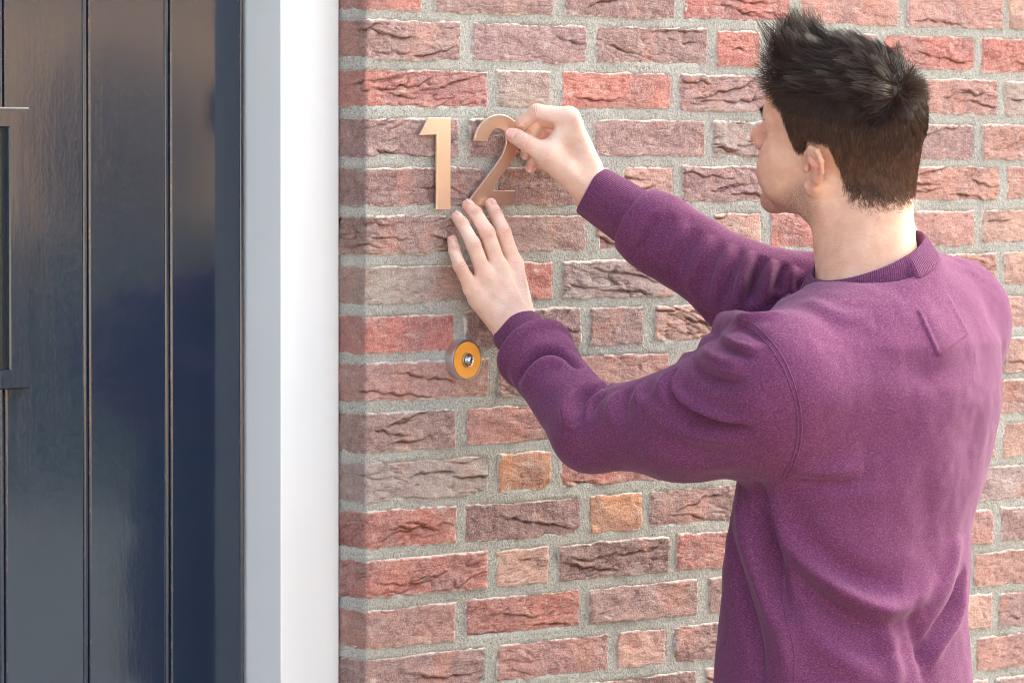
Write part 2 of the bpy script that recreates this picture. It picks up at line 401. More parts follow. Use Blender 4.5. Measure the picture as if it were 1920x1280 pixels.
for r, line in ROWS.items():
    z1 = ROW0 - r * COURSE; 
    for k, tok in enumerate(line.split()):
        code = tok[-1]; neg = tok[0] == '-'; a, b = tok[1 if neg else 0:-1].split('-'); a = -int(a) if neg else int(a); b = int(b)
        x0, x1 = a / 1000.0, b / 1000.0
        corner = (k == 0); H = 0.0543 + rb.uniform(-0.0014, 0.0016)
        relief = rb.choice([3, 4, 5]) if (r, k) in DEEP else rb.choice([0, 0, 1, 1, 2])
        far = x0 > 1.6 or r < -1 or r > 14
        if corner: x0 = 0.0
        else: x0 -= 0.0010
        x1 += 0.0010
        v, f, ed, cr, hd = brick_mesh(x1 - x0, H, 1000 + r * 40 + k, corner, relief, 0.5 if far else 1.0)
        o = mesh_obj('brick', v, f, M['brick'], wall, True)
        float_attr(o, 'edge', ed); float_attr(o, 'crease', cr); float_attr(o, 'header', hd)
        o.location = (x0, rb.uniform(-0.0012, 0.0012) - 0.0006, z1 + 0.0009 - H + rb.uniform(-0.0012, 0.0012))
        if not corner: o.rotation_euler = (0, rb.uniform(-0.004, 0.004), 0)
        c = PAL[code]; j = rb.uniform(0.90, 1.10); o.color = (c[0] * j, c[1] * j * rb.uniform(0.95, 1.05), c[2] * j * rb.uniform(0.95, 1.05), 1)

# rest of the facade, outside the picture: plain bricks in one part each
def rest_bricks():
    bm = bmesh.new(); rr = random.Random(9)
    zones = []
    for r in range(-38, 27):
        z1 = ROW0 - r * COURSE
        if z1 - 0.0525 < 0.0: continue
        inner = -3 <= r <= 16
        x = -6.0 + (0.117 if r % 2 else 0)
        while x < 8.0:
            x1 = x + 0.216
            if -0.233 < x < 0.0 and z1 < 2.36:
                x = 0.0; x1 = 0.216 if r % 2 else 0.099
                if not inner: box_bm(bm, (x, -0.001, z1 - 0.0525), (x1, 0.09, z1))
                x = x1 + 0.018; continue
            if inner and x1 > -1.2 and x < 2.05: x += 0.234; continue
            if z1 < 2.36 and x1 > -1.20 and x < 0.0: x += 0.234; continue
            box_bm(bm, (x, -0.001, z1 - 0.0525), (x1, 0.01, z1)); x += 0.234
    o = bm_obj('brick', bm, M['brick'], wall); o.color = PAL['r']; o['kind'] = 'stuff'
    float_attr(o, 'edge', np.full(len(o.data.vertices), 0.02)); float_attr(o, 'rest', np.ones(len(o.data.vertices)))
rest_bricks()
bm = bmesh.new()
box_bm(bm, (0.020, 0.0135, 0.0), (8.0, 0.30, 5.6)); box_bm(bm, (-6.0, 0.0055, 0.0), (-1.217, 0.30, 5.6)); box_bm(bm, (-1.217, 0.0056, 2.352), (0.012, 0.30, 5.6))
bm_obj('wall_backing', bm, M['mortar'], house)
bm = bmesh.new(); box_bm(bm, (-6.0, 0.302, 0.0), (8.0, 8.0, 5.6)); bm_obj('house_block', bm, M['core'], house)
mesh_obj('roof', [(-6.3, -0.12, 5.5), (8.3, -0.12, 5.5), (8.3, 4.1, 9.0), (-6.3, 4.1, 9.0), (-6.3, 8.5, 5.5), (8.3, 8.5, 5.5)],
         [(0, 1, 2, 3), (3, 2, 5, 4), (1, 5, 2), (0, 3, 4), (0, 4, 5, 1)], M['roof'], house)

# white frame round the door
FY = 0.053; FX = -0.0015
fr = empty('door_frame'); fr.parent = house; fr['label'] = 'white painted wooden door frame'
box('jamb', (FX - 0.102, FY, 0.0), (FX, FY + 0.14, 2.35), M['white'], fr, 0.0016)
box('jamb', (-1.216, FY, 0.0), (-1.114, FY + 0.14, 2.35), M['white'], fr, 0.0016)
box('head', (-1.113, FY + 0.001, 2.25), (FX - 0.103, FY + 0.139, 2.349), M['white'], fr, 0.0016)
box('sealant', (FX + 0.0002, FY + 0.004, 0.0), (0.0065, FY + 0.02, 2.34), M['rubber'], fr)

# the door: tongue and groove planks with a bead, small window with a raised moulding
DY = 0.1228; DR = FX - 0.102 - 0.003
door = box('front_door', (-1.110, DY + 0.012, 0.02), (DR, DY + 0.04, 2.245), M['navy'], house)
door['label'] = 'glossy navy blue plank door'
def plank(x0, x1):
    y = DY
    prof = [(x0, y + 0.011), (x0, y + 0.0040), (x0 + 0.0005, y + 0.0016), (x0 + 0.0016, y + 0.0004), (x0 + 0.0030, y), (x1 - 0.0118, y), (x1 - 0.0108, y + 0.0004), (x1 - 0.0101, y + 0.0018), (x1 - 0.0098, y + 0.0042),
            (x1 - 0.0090, y + 0.0042), (x1 - 0.0084, y + 0.0022), (x1 - 0.0072, y + 0.0009), (x1 - 0.0056, y + 0.0003), (x1 - 0.0044, y + 0.0004), (x1 - 0.0028, y + 0.0011), (x1 - 0.0016, y + 0.0026), (x1 - 0.0010, y + 0.0050), (x1 - 0.0010, y + 0.011)]
    wear = [0, 0, 1, 0.8, 0, 0, 0.6, 1, 0, 0, 0.5, 0.2, 0, 0, 0.2, 0.6, 0, 0]
    z0, z1 = 0.022, 2.243
    n = len(prof); vs = [(a, b, z0) for a, b in prof] + [(a, b, z1) for a, b in prof]
    fs = [(i, i + 1, n + i + 1, n + i) for i in range(n - 1)] + [tuple(range(n))[::-1], tuple(range(n, 2 * n))]
    o = mesh_obj('plank', vs, fs, M['navy'], door); float_attr(o, 'worn', wear + wear)
    return o
edges = [DR, -0.2345, -0.3695, -0.5040, -0.6385, -0.773, -0.9075, -1.042, -1.1095]
for a, b in zip(edges[1:], edges[:-1]): plank(a, b)
# window: moulding of four mitred bars and the glass
WX1, WX0, WZ0, WZ1 = -0.4735, -0.7385, 1.322, 1.682
def moulding(pts):
    """mitred bar between outer corners a-b and inner corners"""
    (a, b, c, d) = pts     # outer a,b ; inner d,c in order a->b outer, c inner under b, d inner under a
    y0, y1 = DY + 0.004, DY - 0.013
    bev = 0.004
    def mixp(p, q, t): return (p[0] + (q[0] - p[0]) * t, p[1] + (q[1] - p[1]) * t)
    rings = [[(p[0], y, p[1]) for p, y in ((a, y0), (a, y1 + 0.0025), (mixp(a, d, 0.07), y1), (mixp(a, d, 0.93), y1), (mixp(a, d, 0.985), y1 + 0.002), (d, y1 + 0.006), (d, y0))],
             [(p[0], y, p[1]) for p, y in ((b, y0), (b, y1 + 0.0025), (mixp(b, c, 0.07), y1), (mixp(b, c, 0.93), y1), (mixp(b, c, 0.985), y1 + 0.002), (c, y1 + 0.006), (c, y0))]]
    n = 7; vs = rings[0] + rings[1]
    fs = [(i, i + 1, n + i + 1, n + i) for i in range(n - 1)]
    o = mesh_obj('window_moulding', vs, fs, M['navy'], door)
w = 0.033
o_ = [(WX0, WZ0), (WX1, WZ0), (WX1, WZ1), (WX0, WZ1)]; i_ = [(WX0 + w, WZ0 + w * 0.8), (WX1 - w, WZ0 + w * 0.8), (WX1 - w, WZ1 - w * 0.8), (WX0 + w, WZ1 - w * 0.8)]
for k in range(4): moulding((o_[k], o_[(k + 1) % 4], i_[(k + 1) % 4], i_[k]))
box('pane', (WX0 + w - 0.003, DY - 0.0015, WZ0 + 0.02), (WX1 - w + 0.003, DY + 0.0, WZ1 - 0.02), M['pane'], door)

# ------------------------------------------------------------------ house numbers and bell
def copper():
    m = NT('brushed_copper')
    v = m.coord('Object')
    br = m.noise(m.mapping(v, (1400.0, 1400.0, 16.0)), 1.0, 2.0, 0.6)
    col = m.mix(m.frange(br, 0.2, 0.8), srgb(236, 212, 192), srgb(240, 217, 197))
    return m.out(col, m.frange(br, 0.3, 0.7, 0.30, 0.36), m.bump(br, 0.05, 0.0003), Metallic=1.0)
M['copper'] = copper()
M['steel'] = plain('brushed_steel', (0.66, 0.66, 0.67, 1), 0.30, 0.06, 260.0, 0.0, Metallic=1.0)
M['chrome'] = plain('polished_steel', (0.62, 0.61, 0.60, 1), 0.22, 0.05, 300.0, 0.0, Metallic=1.0)
M['amber'] = plain('amber_ring', srgb(252, 166, 66), 0.45, 0.05, 20.0)

def extrude_outline(name, pts, y_front, thick, mat):
    """pts: outline in (x, z) metres on the wall; a plate with a small bevel"""
    bm = bmesh.new()
    vs = [bm.verts.new((x, y_front, z)) for x, z in pts]
    f = bm.faces.new(vs)
    if f.calc_area() and f.normal.y > 0: bmesh.ops.reverse_faces(bm, faces=[f])
    bm.normal_update()
    if f.normal.y > 0: f.normal_flip()
    r = bmesh.ops.extrude_face_region(bm, geom=[f])
    bmesh.ops.translate(bm, vec=(0, thick, 0), verts=[v for v in r['geom'] if isinstance(v, bmesh.types.BMVert)])
    bmesh.ops.recalc_face_normals(bm, faces=bm.faces[:])
    rim = [e for e in bm.edges if all(abs(v.co.y - y_front) < 1e-6 for v in e.verts)]
    bmesh.ops.bevel(bm, geom=rim, offset=0.0005, segments=1, affect='EDGES')
    return bm_obj(name, bm, mat)

def wxz(px, py, out):
    p = wallpt(px, py, out); return (p[0], p[2])
NOUT = 0.0095
one = [wxz(x, y, NOUT) for x, y in ((803, 221), (844.6, 221), (844.6, 393.5), (818.6, 393.5), (818.6, 253), (786, 254))]
o1 = extrude_outline('house_number', one, -NOUT, 0.0035, M['copper'])
for q in range(2):
    p = wallpt(832, (250, 365)[q], 0.0)
bm = bmesh.new()
for py in (250, 370):
    p = wallpt(836, py, 0.004); box_bm(bm, (p[0] - 0.004, -0.0061, p[2] - 0.004), (p[0] + 0.004, 0.004, p[2] + 0.004))
bm_obj('spacer', bm, M['copper'], o1)
tag(o1, 'flat copper coloured digit 1 fixed to the brick wall', 'house number')
def digit_two():
    # outer bowl, straight leg, foot; measured in picture pixels then laid on the wall
    P = []
    def arc(cx, cy, rx, ry, a0, a1, n):
        return [(cx + rx * math.cos(math.radians(a0 + (a1 - a0) * i / n)), cy - ry * math.sin(math.radians(a0 + (a1 - a0) * i / n))) for i in range(n + 1)]
    outer = arc(919, 264, 40, 49, 180, -18, 18)
    P += outer
    P += [(952, 293), (943, 312), (930, 331), (920.5, 348), (917, 357), (957.5, 357), (956.5, 386), (878, 386), (878.5, 376)]
    P += [(890, 357), (905, 334), (920, 309), (930, 290)]
    inner = arc(918.5, 266, 16.5, 24.5, -22, 180, 14)
    P += inner
    return P
NOUT2 = 0.0085
two = [wxz(x, y, NOUT2) for x, y in digit_two()]
o2 = extrude_outline('house_number', two, -NOUT2, 0.0035, M['copper'])
hinge = two[0][0]                                   # its right edge is still lifted off the wall
tilt_ = math.radians(5.0); lean_ = math.radians(7.0); foot = min(q_[1] for q_ in two)
for v_ in o2.data.vertices:
    dx = v_.co.x - hinge; dy = v_.co.y + NOUT2
    v_.co.x = hinge + dx * math.cos(tilt_) + dy * math.sin(tilt_); v_.co.y = -NOUT2 - dx * math.sin(tilt_) + dy * math.cos(tilt_)
    v_.co.y -= (v_.co.z - foot) * math.tan(lean_)
tag(o2, 'flat copper coloured digit 2 held between thumb and finger', 'house number')

bell = empty('doorbell'); bc = wallpt(877, 675, 0.016); bell.location = (bc[0], 0, bc[2])
tag(bell, 'round steel doorbell with amber face and domed push button', 'doorbell')
def lathe(name, prof, mat, parent, seg=64, smooth=True):
    vs = []; fs = []
    n = len(prof)
    for i in range(seg):
        a = 2 * math.pi * i / seg
        for r, y in prof: vs.append((r * math.cos(a), y, r * math.sin(a)))
    for i in range(seg):
        j = (i + 1) % seg
        for k in range(n - 1): fs.append((i * n + k, i * n + k + 1, j * n + k + 1, j * n + k))
    o = mesh_obj(name, vs, fs, mat, parent, smooth)
    o.data.validate()
    bm = bmesh.new(); bm.from_mesh(o.data); bmesh.ops.remove_doubles(bm, verts=bm.verts[:], dist=1e-6); bmesh.ops.recalc_face_normals(bm, faces=bm.faces[:]); bm.to_mesh(o.data); bm.free()
    if smooth:
        o.data.shade_smooth()
        mod = o.modifiers.new('edge', 'EDGE_SPLIT'); mod.split_angle = math.radians(35)
    return o
lathe('housing', [(0.0276, 0.006), (0.0276, -0.0148), (0.0270, -0.0158), (0.0256, -0.0158), (0.0252, -0.0150), (0.0252, -0.010)], M['steel'], bell)
lathe('face_ring', [(0.02500, -0.0152), (0.0104, -0.0152), (0.0100, -0.0120)], M['amber'], bell)
lathe('push_button', [(0.0098, -0.011), (0.0098, -0.0168), (0.0090, -0.0186), (0.0077, -0.0190), (0.0068, -0.0184), (0.0063, -0.0192), (0.0054, -0.0222), (0.0037, -0.0240), (0.0, -0.0248)], M['chrome'], bell, 40)

# ------------------------------------------------------------------ the person: surfaces grown from distance fields
def vlen(a): return np.sqrt(np.einsum('ij,ij->i', a, a))
def capsule(p, a, b, ra, rb):
    a = np.asarray(a, dtype=np.float32); b = np.asarray(b, dtype=np.float32)
    ab = b - a; pa = p - a; t = np.clip((pa @ ab) / max(1e-9, float(ab @ ab)), 0, 1)
    return vlen(pa - t[:, None] * ab) - (ra + (rb - ra) * t)
def ellipsoid(p, c, r):
    q = (p - np.asarray(c, dtype=np.float32)); r = np.asarray(r, dtype=np.float32)
    k0 = vlen(q / r); k1 = vlen(q / (r * r)) + 1e-6
    return k0 * (k0 - 1.0) / k1
def smin(a, b, k):
    h = np.clip(0.5 + 0.5 * (b - a) / k, 0, 1)
    return b + (a - b) * h - k * h * (1 - h)
def smax(a, b, k): return -smin(-a, -b, k)
def chain(p, pts, rad, k=0.004):
    d = None
    for i in range(len(pts) - 1):
        c = capsule(p, pts[i], pts[i + 1], rad[i], rad[i + 1]); d = c if d is None else smin(d, c, k)
    return d
def mesh_sdf(fn, lo, hi, h, margin=1.6):
    """polygonise fn(points) inside the box; blocks away from the surface are skipped"""
    B = 6
    lo = np.asarray(lo, float); n = np.ceil((np.asarray(hi, float) - lo) / h / B).astype(int); N = n * B
    ci = np.stack(np.meshgrid(*[np.arange(k) for k in n], indexing='ij'), -1).reshape(-1, 3)
    cc = (lo + (ci * B + (B - 1) / 2) * h).astype(np.float32)
    dc = fn(cc)
    near = np.abs(dc) < B * h * 0.87 * margin + 2 * h
    arr = np.empty(tuple(N), np.float32)
    off = np.stack(np.meshgrid(*[np.arange(B)] * 3, indexing='ij'), -1).reshape(-1, 3)
    big = np.repeat(np.repeat(np.repeat(dc.reshape(tuple(n)), B, 0), B, 1), B, 2)
    arr[:] = big
    idx = np.nonzero(near)[0]
    for s in range(0, len(idx), 1500):
        b = ci[idx[s:s + 1500]]
        g = (b[:, None, :] * B + off[None]).reshape(-1, 3)
        v = fn((lo + g * h).astype(np.float32))
        arr[g[:, 0], g[:, 1], g[:, 2]] = v
    grid = openvdb.FloatGrid(1.0); grid.copyFromArray(arr)
    pts, tris, quads = grid.convertToPolygons(isovalue=0.0, adaptivity=0.0)
    pts = np.asarray(pts) * h + lo
    faces = [tuple(int(x) for x in q)[::-1] for q in quads] + [tuple(int(x) for x in t)[::-1] for t in tris]
    return pts, faces
def orient(me):
    bm = bmesh.new(); bm.from_mesh(me); bmesh.ops.recalc_face_normals(bm, faces=bm.faces[:]); bm.to_mesh(me); bm.free()
def vert_normals(o):
    n = np.empty(len(o.data.vertices) * 3, np.float32); o.data.vertex_normals.foreach_get('vector', n); return n.reshape(-1, 3)
def vert_co(o):
    n = np.empty(len(o.data.vertices) * 3, np.float32); o.data.vertices.foreach_get('co', n); return n.reshape(-1, 3)
def set_co(o, c): o.data.vertices.foreach_set('co', np.asarray(c, np.float32).ravel()); o.data.update()

# body directions: shoulder line (his left to right) and facing
SH = np.array([0.992, 0.127, 0.0]); FA = np.array([-0.127, 0.992, 0.0]); UZ = np.array([0.0, 0.0, 1.0])
# head frame: forward, left, up
def head_frame(b, t, r):
    fwd = -math.cos(b) * RT + math.sin(b) * F0; left = -math.sin(b) * RT - math.cos(b) * F0
    f2 = fwd * math.cos(t) + UZ * math.sin(t); u2 = UZ * math.cos(t) - fwd * math.sin(t)
    return f2, left * math.cos(r) - u2 * math.sin(r), u2 * math.cos(r) + left * math.sin(r)
HF, HL, HU = head_frame(math.radians(29.0), math.radians(13.0), math.radians(18.4))
HS = 1.0456
HO = CAM + F0 * 5.69 + RT * 0.437; HO[2] = 1.6308
HM = np.stack([HF, HL, HU], 0)                    # rows: local axes
def to_head(p): return ((p - HO) @ HM.T / HS).astype(np.float32)
def from_head(q): return HO + (np.asarray(q) * HS) @ HM

L_WR = wallpt(972, 622, 0.052); L_EL = at(1112, 806, 5.65); L_SH = at(1450, 722, 5.47)
R_WR = wallpt(1114, 360, 0.078); R_EL = at(1405, 548, 5.83); R_SH = at(1772, 604, 5.82)
NECK = at(1622, 545, 5.66)
CC = at(1627, 478.5, 5.652)                      # centre of the collar

def head_sdf(p):
    q = to_head(p); m = q.copy(); m[:, 1] = np.abs(m[:, 1])           # mirrored half
    d = ellipsoid(q, (-0.008, 0, 0.053), (0.101, 0.076, 0.084))
    d = smin(d, ellipsoid(q, (0.036, 0, 0.046), (0.066, 0.062, 0.062)), 0.02)
    d = smin(d, ellipsoid(q, (0.040, 0, -0.014), (0.056, 0.058, 0.066)), 0.025)
    d = smin(d, ellipsoid(m, (0.058, 0.043, -0.010), (0.028, 0.020, 0.024)), 0.018)
    d = smin(d, capsule(m, (0.002, 0.055, -0.046), (0.008, 0.052, -0.060), 0.016, 0.015), 0.022)
    d = smin(d, capsule(m, (0.008, 0.052, -0.058), (0.084, 0.014, -0.088), 0.015, 0.014), 0.022)
    d = smin(d, ellipsoid(q, (0.081, 0, -0.085), (0.020, 0.022, 0.018)), 0.016)
    d = smin(d, ellipsoid(q, (0.072, 0, -0.046), (0.031, 0.036, 0.030)), 0.018)
    d = smin(d, ellipsoid(q, (0.100, 0, -0.038), (0.007, 0.022, 0.006)), 0.006)   # lips
    d = smin(d, ellipsoid(q, (0.099, 0, -0.050), (0.008, 0.019, 0.006)), 0.006)
    d = smin(d, capsule(m, (0.080, 0.043, 0.037), (0.093, 0.010, 0.034), 0.010, 0.010), 0.014)  # brow
    d = smax(d, -ellipsoid(m, (0.100, 0.033, 0.017), (0.014, 0.017, 0.011)), 0.012)
    d = smin(d, vlen(m - np.float32((0.0775, 0.031, 0.017))) - 0.0128, 0.003)
    d = smin(d, capsule(q, (0.090, 0, 0.026), (0.114, 0, -0.006), 0.0085, 0.0100), 0.010)        # nose
    d = smin(d, ellipsoid(q, (0.117, 0, -0.010), (0.012, 0.0115, 0.010)), 0.006)
    d = smin(d, ellipsoid(m, (0.104, 0.012, -0.015), (0.012, 0.008, 0.009)), 0.006)
    d = smin(d, ellipsoid(m, (0.055, 0.042, -0.036), (0.038, 0.0240, 0.038)), 0.018)           # cheek
    # ear
    m0 = m; ec = np.float32((-0.004, 0.077, 0.0)); m = (m - ec) / np.float32(1.03) + ec
    E = [(0.006, 0.074, 0.002), (0.008, 0.079, 0.018), (0.000, 0.085, 0.0285), (-0.012, 0.090, 0.0290), (-0.0205, 0.0935, 0.019), (-0.0215, 0.093, 0.004), (-0.015, 0.089, -0.010), (-0.006, 0.083, -0.021)]
    er = [0.0030, 0.0030, 0.0032, 0.0034, 0.0033, 0.0030, 0.0032, 0.0040]
    e = chain(m, E, er, 0.002)
    e = smin(e, ellipsoid(m, (-0.001, 0.079, -0.024), (0.0085, 0.0045, 0.0085)), 0.005)        # lobe
    e = smin(e, capsule(m, (-0.004, 0.081, 0.008), (-0.011, 0.083, -0.006), 0.0085, 0.007), 0.006)   # conchal bowl
    e = smin(e, capsule(m, (-0.006, 0.083, 0.018), (-0.008, 0.083, 0.010), 0.009, 0.009), 0.006)
    e = smax(e, -ellipsoid(m, (-0.0020, 0.0925, -0.0010), (0.0080, 0.0175, 0.0110)), 0.0022)
    e = smax(e, -capsule(m, (-0.0160, 0.0950, 0.013), (0.000, 0.0920, 0.0220), 0.0036, 0.0034), 0.0015)
    e = smin(e, chain(m, [(-0.004, 0.0860, 0.0150), (-0.0110, 0.0875, 0.009), (-0.0120, 0.0870, -0.004), (-0.006, 0.0835, -0.013)], [0.0024] * 4, 0.002), 0.005)
    e = smin(e, ellipsoid(m, (0.0065, 0.078, -0.002), (0.0045, 0.0055, 0.0055)), 0.003)        # tragus
    e = smax(e * 1.03, 0.066 - m0[:, 1], 0.004); m = m0
    d = smin(d, e, 0.005)
    # neck and the shoulders under the shirt
    nk = capsule(p, from_head((-0.018, 0, -0.030)), NECK, 0.056, 0.062)
    nk = smin(nk, capsule(p, from_head((-0.048, 0, -0.010)), NECK - FA * 0.030, 0.040, 0.050), 0.03)
    nk = smin(nk, capsule(p, from_head((-0.058, 0, 0.000)), from_head((-0.050, 0, -0.050)), 0.046, 0.045), 0.03)
    nk = smin(nk, capsule(p, from_head((-0.010, 0.060, -0.030)), NECK + FA * 0.05, 0.014, 0.012), 0.02)
    nk = smin(nk, capsule(p, at(1664, 430, 5.70), at(1722, 500, 5.74), 0.030, 0.032), 0.03)
    d = smin(d, nk, 0.022)
    tr = capsule(p, NECK - UZ * 0.03, L_SH + UZ * 0.02 + SH * 0.05, 0.052, 0.045)
    tr = smin(tr, capsule(p, NECK - UZ * 0.02, R_SH + UZ * 0.02 - SH * 0.05, 0.052, 0.045), 0.03)
    tr = smin(tr, ellipsoid(p, NECK - UZ * 0.16, (0.13, 0.09, 0.15)), 0.04)
    return smin(d, tr, 0.035)

def hand_sdf_factory(fingers, wrist, elbow, palm_extra):
    """fingers: list of (points, radii); metacarpals run from the wrist to each first point"""
    def fn(p):
        pal = capsule(p, wrist, elbow, 0.0255, 0.043)
        for pts, rad, wr_off in fingers:
            if wr_off is not None:
                pal = smin(pal, capsule(p, wr_off, pts[0], 0.0160, rad[0] * 1.12), 0.013)
        for a, b, ra, rb in palm_extra: pal = smin(pal, capsule(p, a, b, ra, rb), 0.012)
        out = pal
        for pts, rad, wr_off in fingers:
            c = chain(p, pts, rad, 0.0035)
            out = np.minimum(out, smin(pal, c, 0.0075))
        return out
    return fn

W = wallpt
def lerp(a, b, t): return np.asarray(a) * (1 - t) + np.asarray(b) * t
# left hand, flat against the wall, finger tips under the digit
lw = L_WR
def fing(*a): return [W(*q) for q in a]
LH = [
 (fing((963, 496, 0.043), (943, 434, 0.040), (929, 401, 0.025), (919.5, 383, 0.0175)), [0.0118, 0.0102, 0.0090, 0.0082], lw + (W(963, 496, 0.043) - lw) * 0.12 + RT * 0.010),
 (fing((934, 501, 0.046), (913, 436, 0.044), (891, 400, 0.026), (876.5, 385, 0.0150)), [0.0118, 0.0104, 0.0092, 0.0082], lw + RT * 0.003),
 (fing((909, 517, 0.042), (887, 458, 0.040), (866, 419, 0.022), (856, 407, 0.0120)), [0.0112, 0.0098, 0.0086, 0.0078], lw - RT * 0.004),
 (fing((885, 541, 0.034), (861, 498, 0.034), (851.5, 470, 0.020), (847.5, 451, 0.0110)), [0.0105, 0.0088, 0.0078, 0.0070], lw - RT * 0.012),
 (fing((968, 566, 0.024), (966, 528, 0.0145), (956, 490, 0.0125), (950, 472, 0.0115)), [0.0130, 0.0108, 0.0098, 0.0088], lw + RT * 0.010 + np.array([0, 0.006, 0])),
]
lex = [(lw + RT * 0.004, W(940, 560, 0.036), 0.024, 0.017), (lw - RT * 0.006, W(895, 560, 0.028), 0.021, 0.013)]
left_fn = hand_sdf_factory(LH, lw, L_EL, lex)
# right hand, pinching the edge of the digit
rw = R_WR
RH = [
 (fing((1066, 220, 0.084), (1006, 210, 0.054), (979, 231, 0.031), (966, 243.5, 0.0145)), [0.0130, 0.0108, 0.0092, 0.0078], rw + UZ * 0.006),
 (fing((1073, 236, 0.066), (1012, 224, 0.032), (993, 262, 0.0225), (985, 290, 0.0190)), [0.0125, 0.0105, 0.0092, 0.0080], rw + FA * 0.004),
 (fing((1080, 254, 0.050), (1024, 250, 0.0215), (1003, 284, 0.0165), (994, 315, 0.0145)), [0.0120, 0.0100, 0.0088, 0.0078], rw + FA * 0.008 - UZ * 0.004),
 (fing((1086, 272, 0.040), (1044, 272, 0.0175), (1022, 292, 0.0140), (1010, 310, 0.0125)), [0.0110, 0.0090, 0.0080, 0.0070], rw + FA * 0.010 - UZ * 0.008),
 (fing((1025, 290, 0.068), (985, 267, 0.052), (968, 257, 0.040), (958.5, 252.5, 0.0345)), [0.0150, 0.0114, 0.0106, 0.0092], rw - UZ * 0.010 - FA * 0.004),
]
rex = [(W(1025, 290, 0.066), W(1066, 232, 0.080), 0.0125, 0.0125), (W(1030, 292, 0.064), W(1085, 335, 0.072), 0.0155, 0.020), (W(1066, 250, 0.074), W(1098, 318, 0.074), 0.0165, 0.022), (W(1040, 290, 0.062), W(1075, 270, 0.070), 0.0130, 0.0160)]
right_fn = hand_sdf_factory(RH, rw, R_EL, rex)

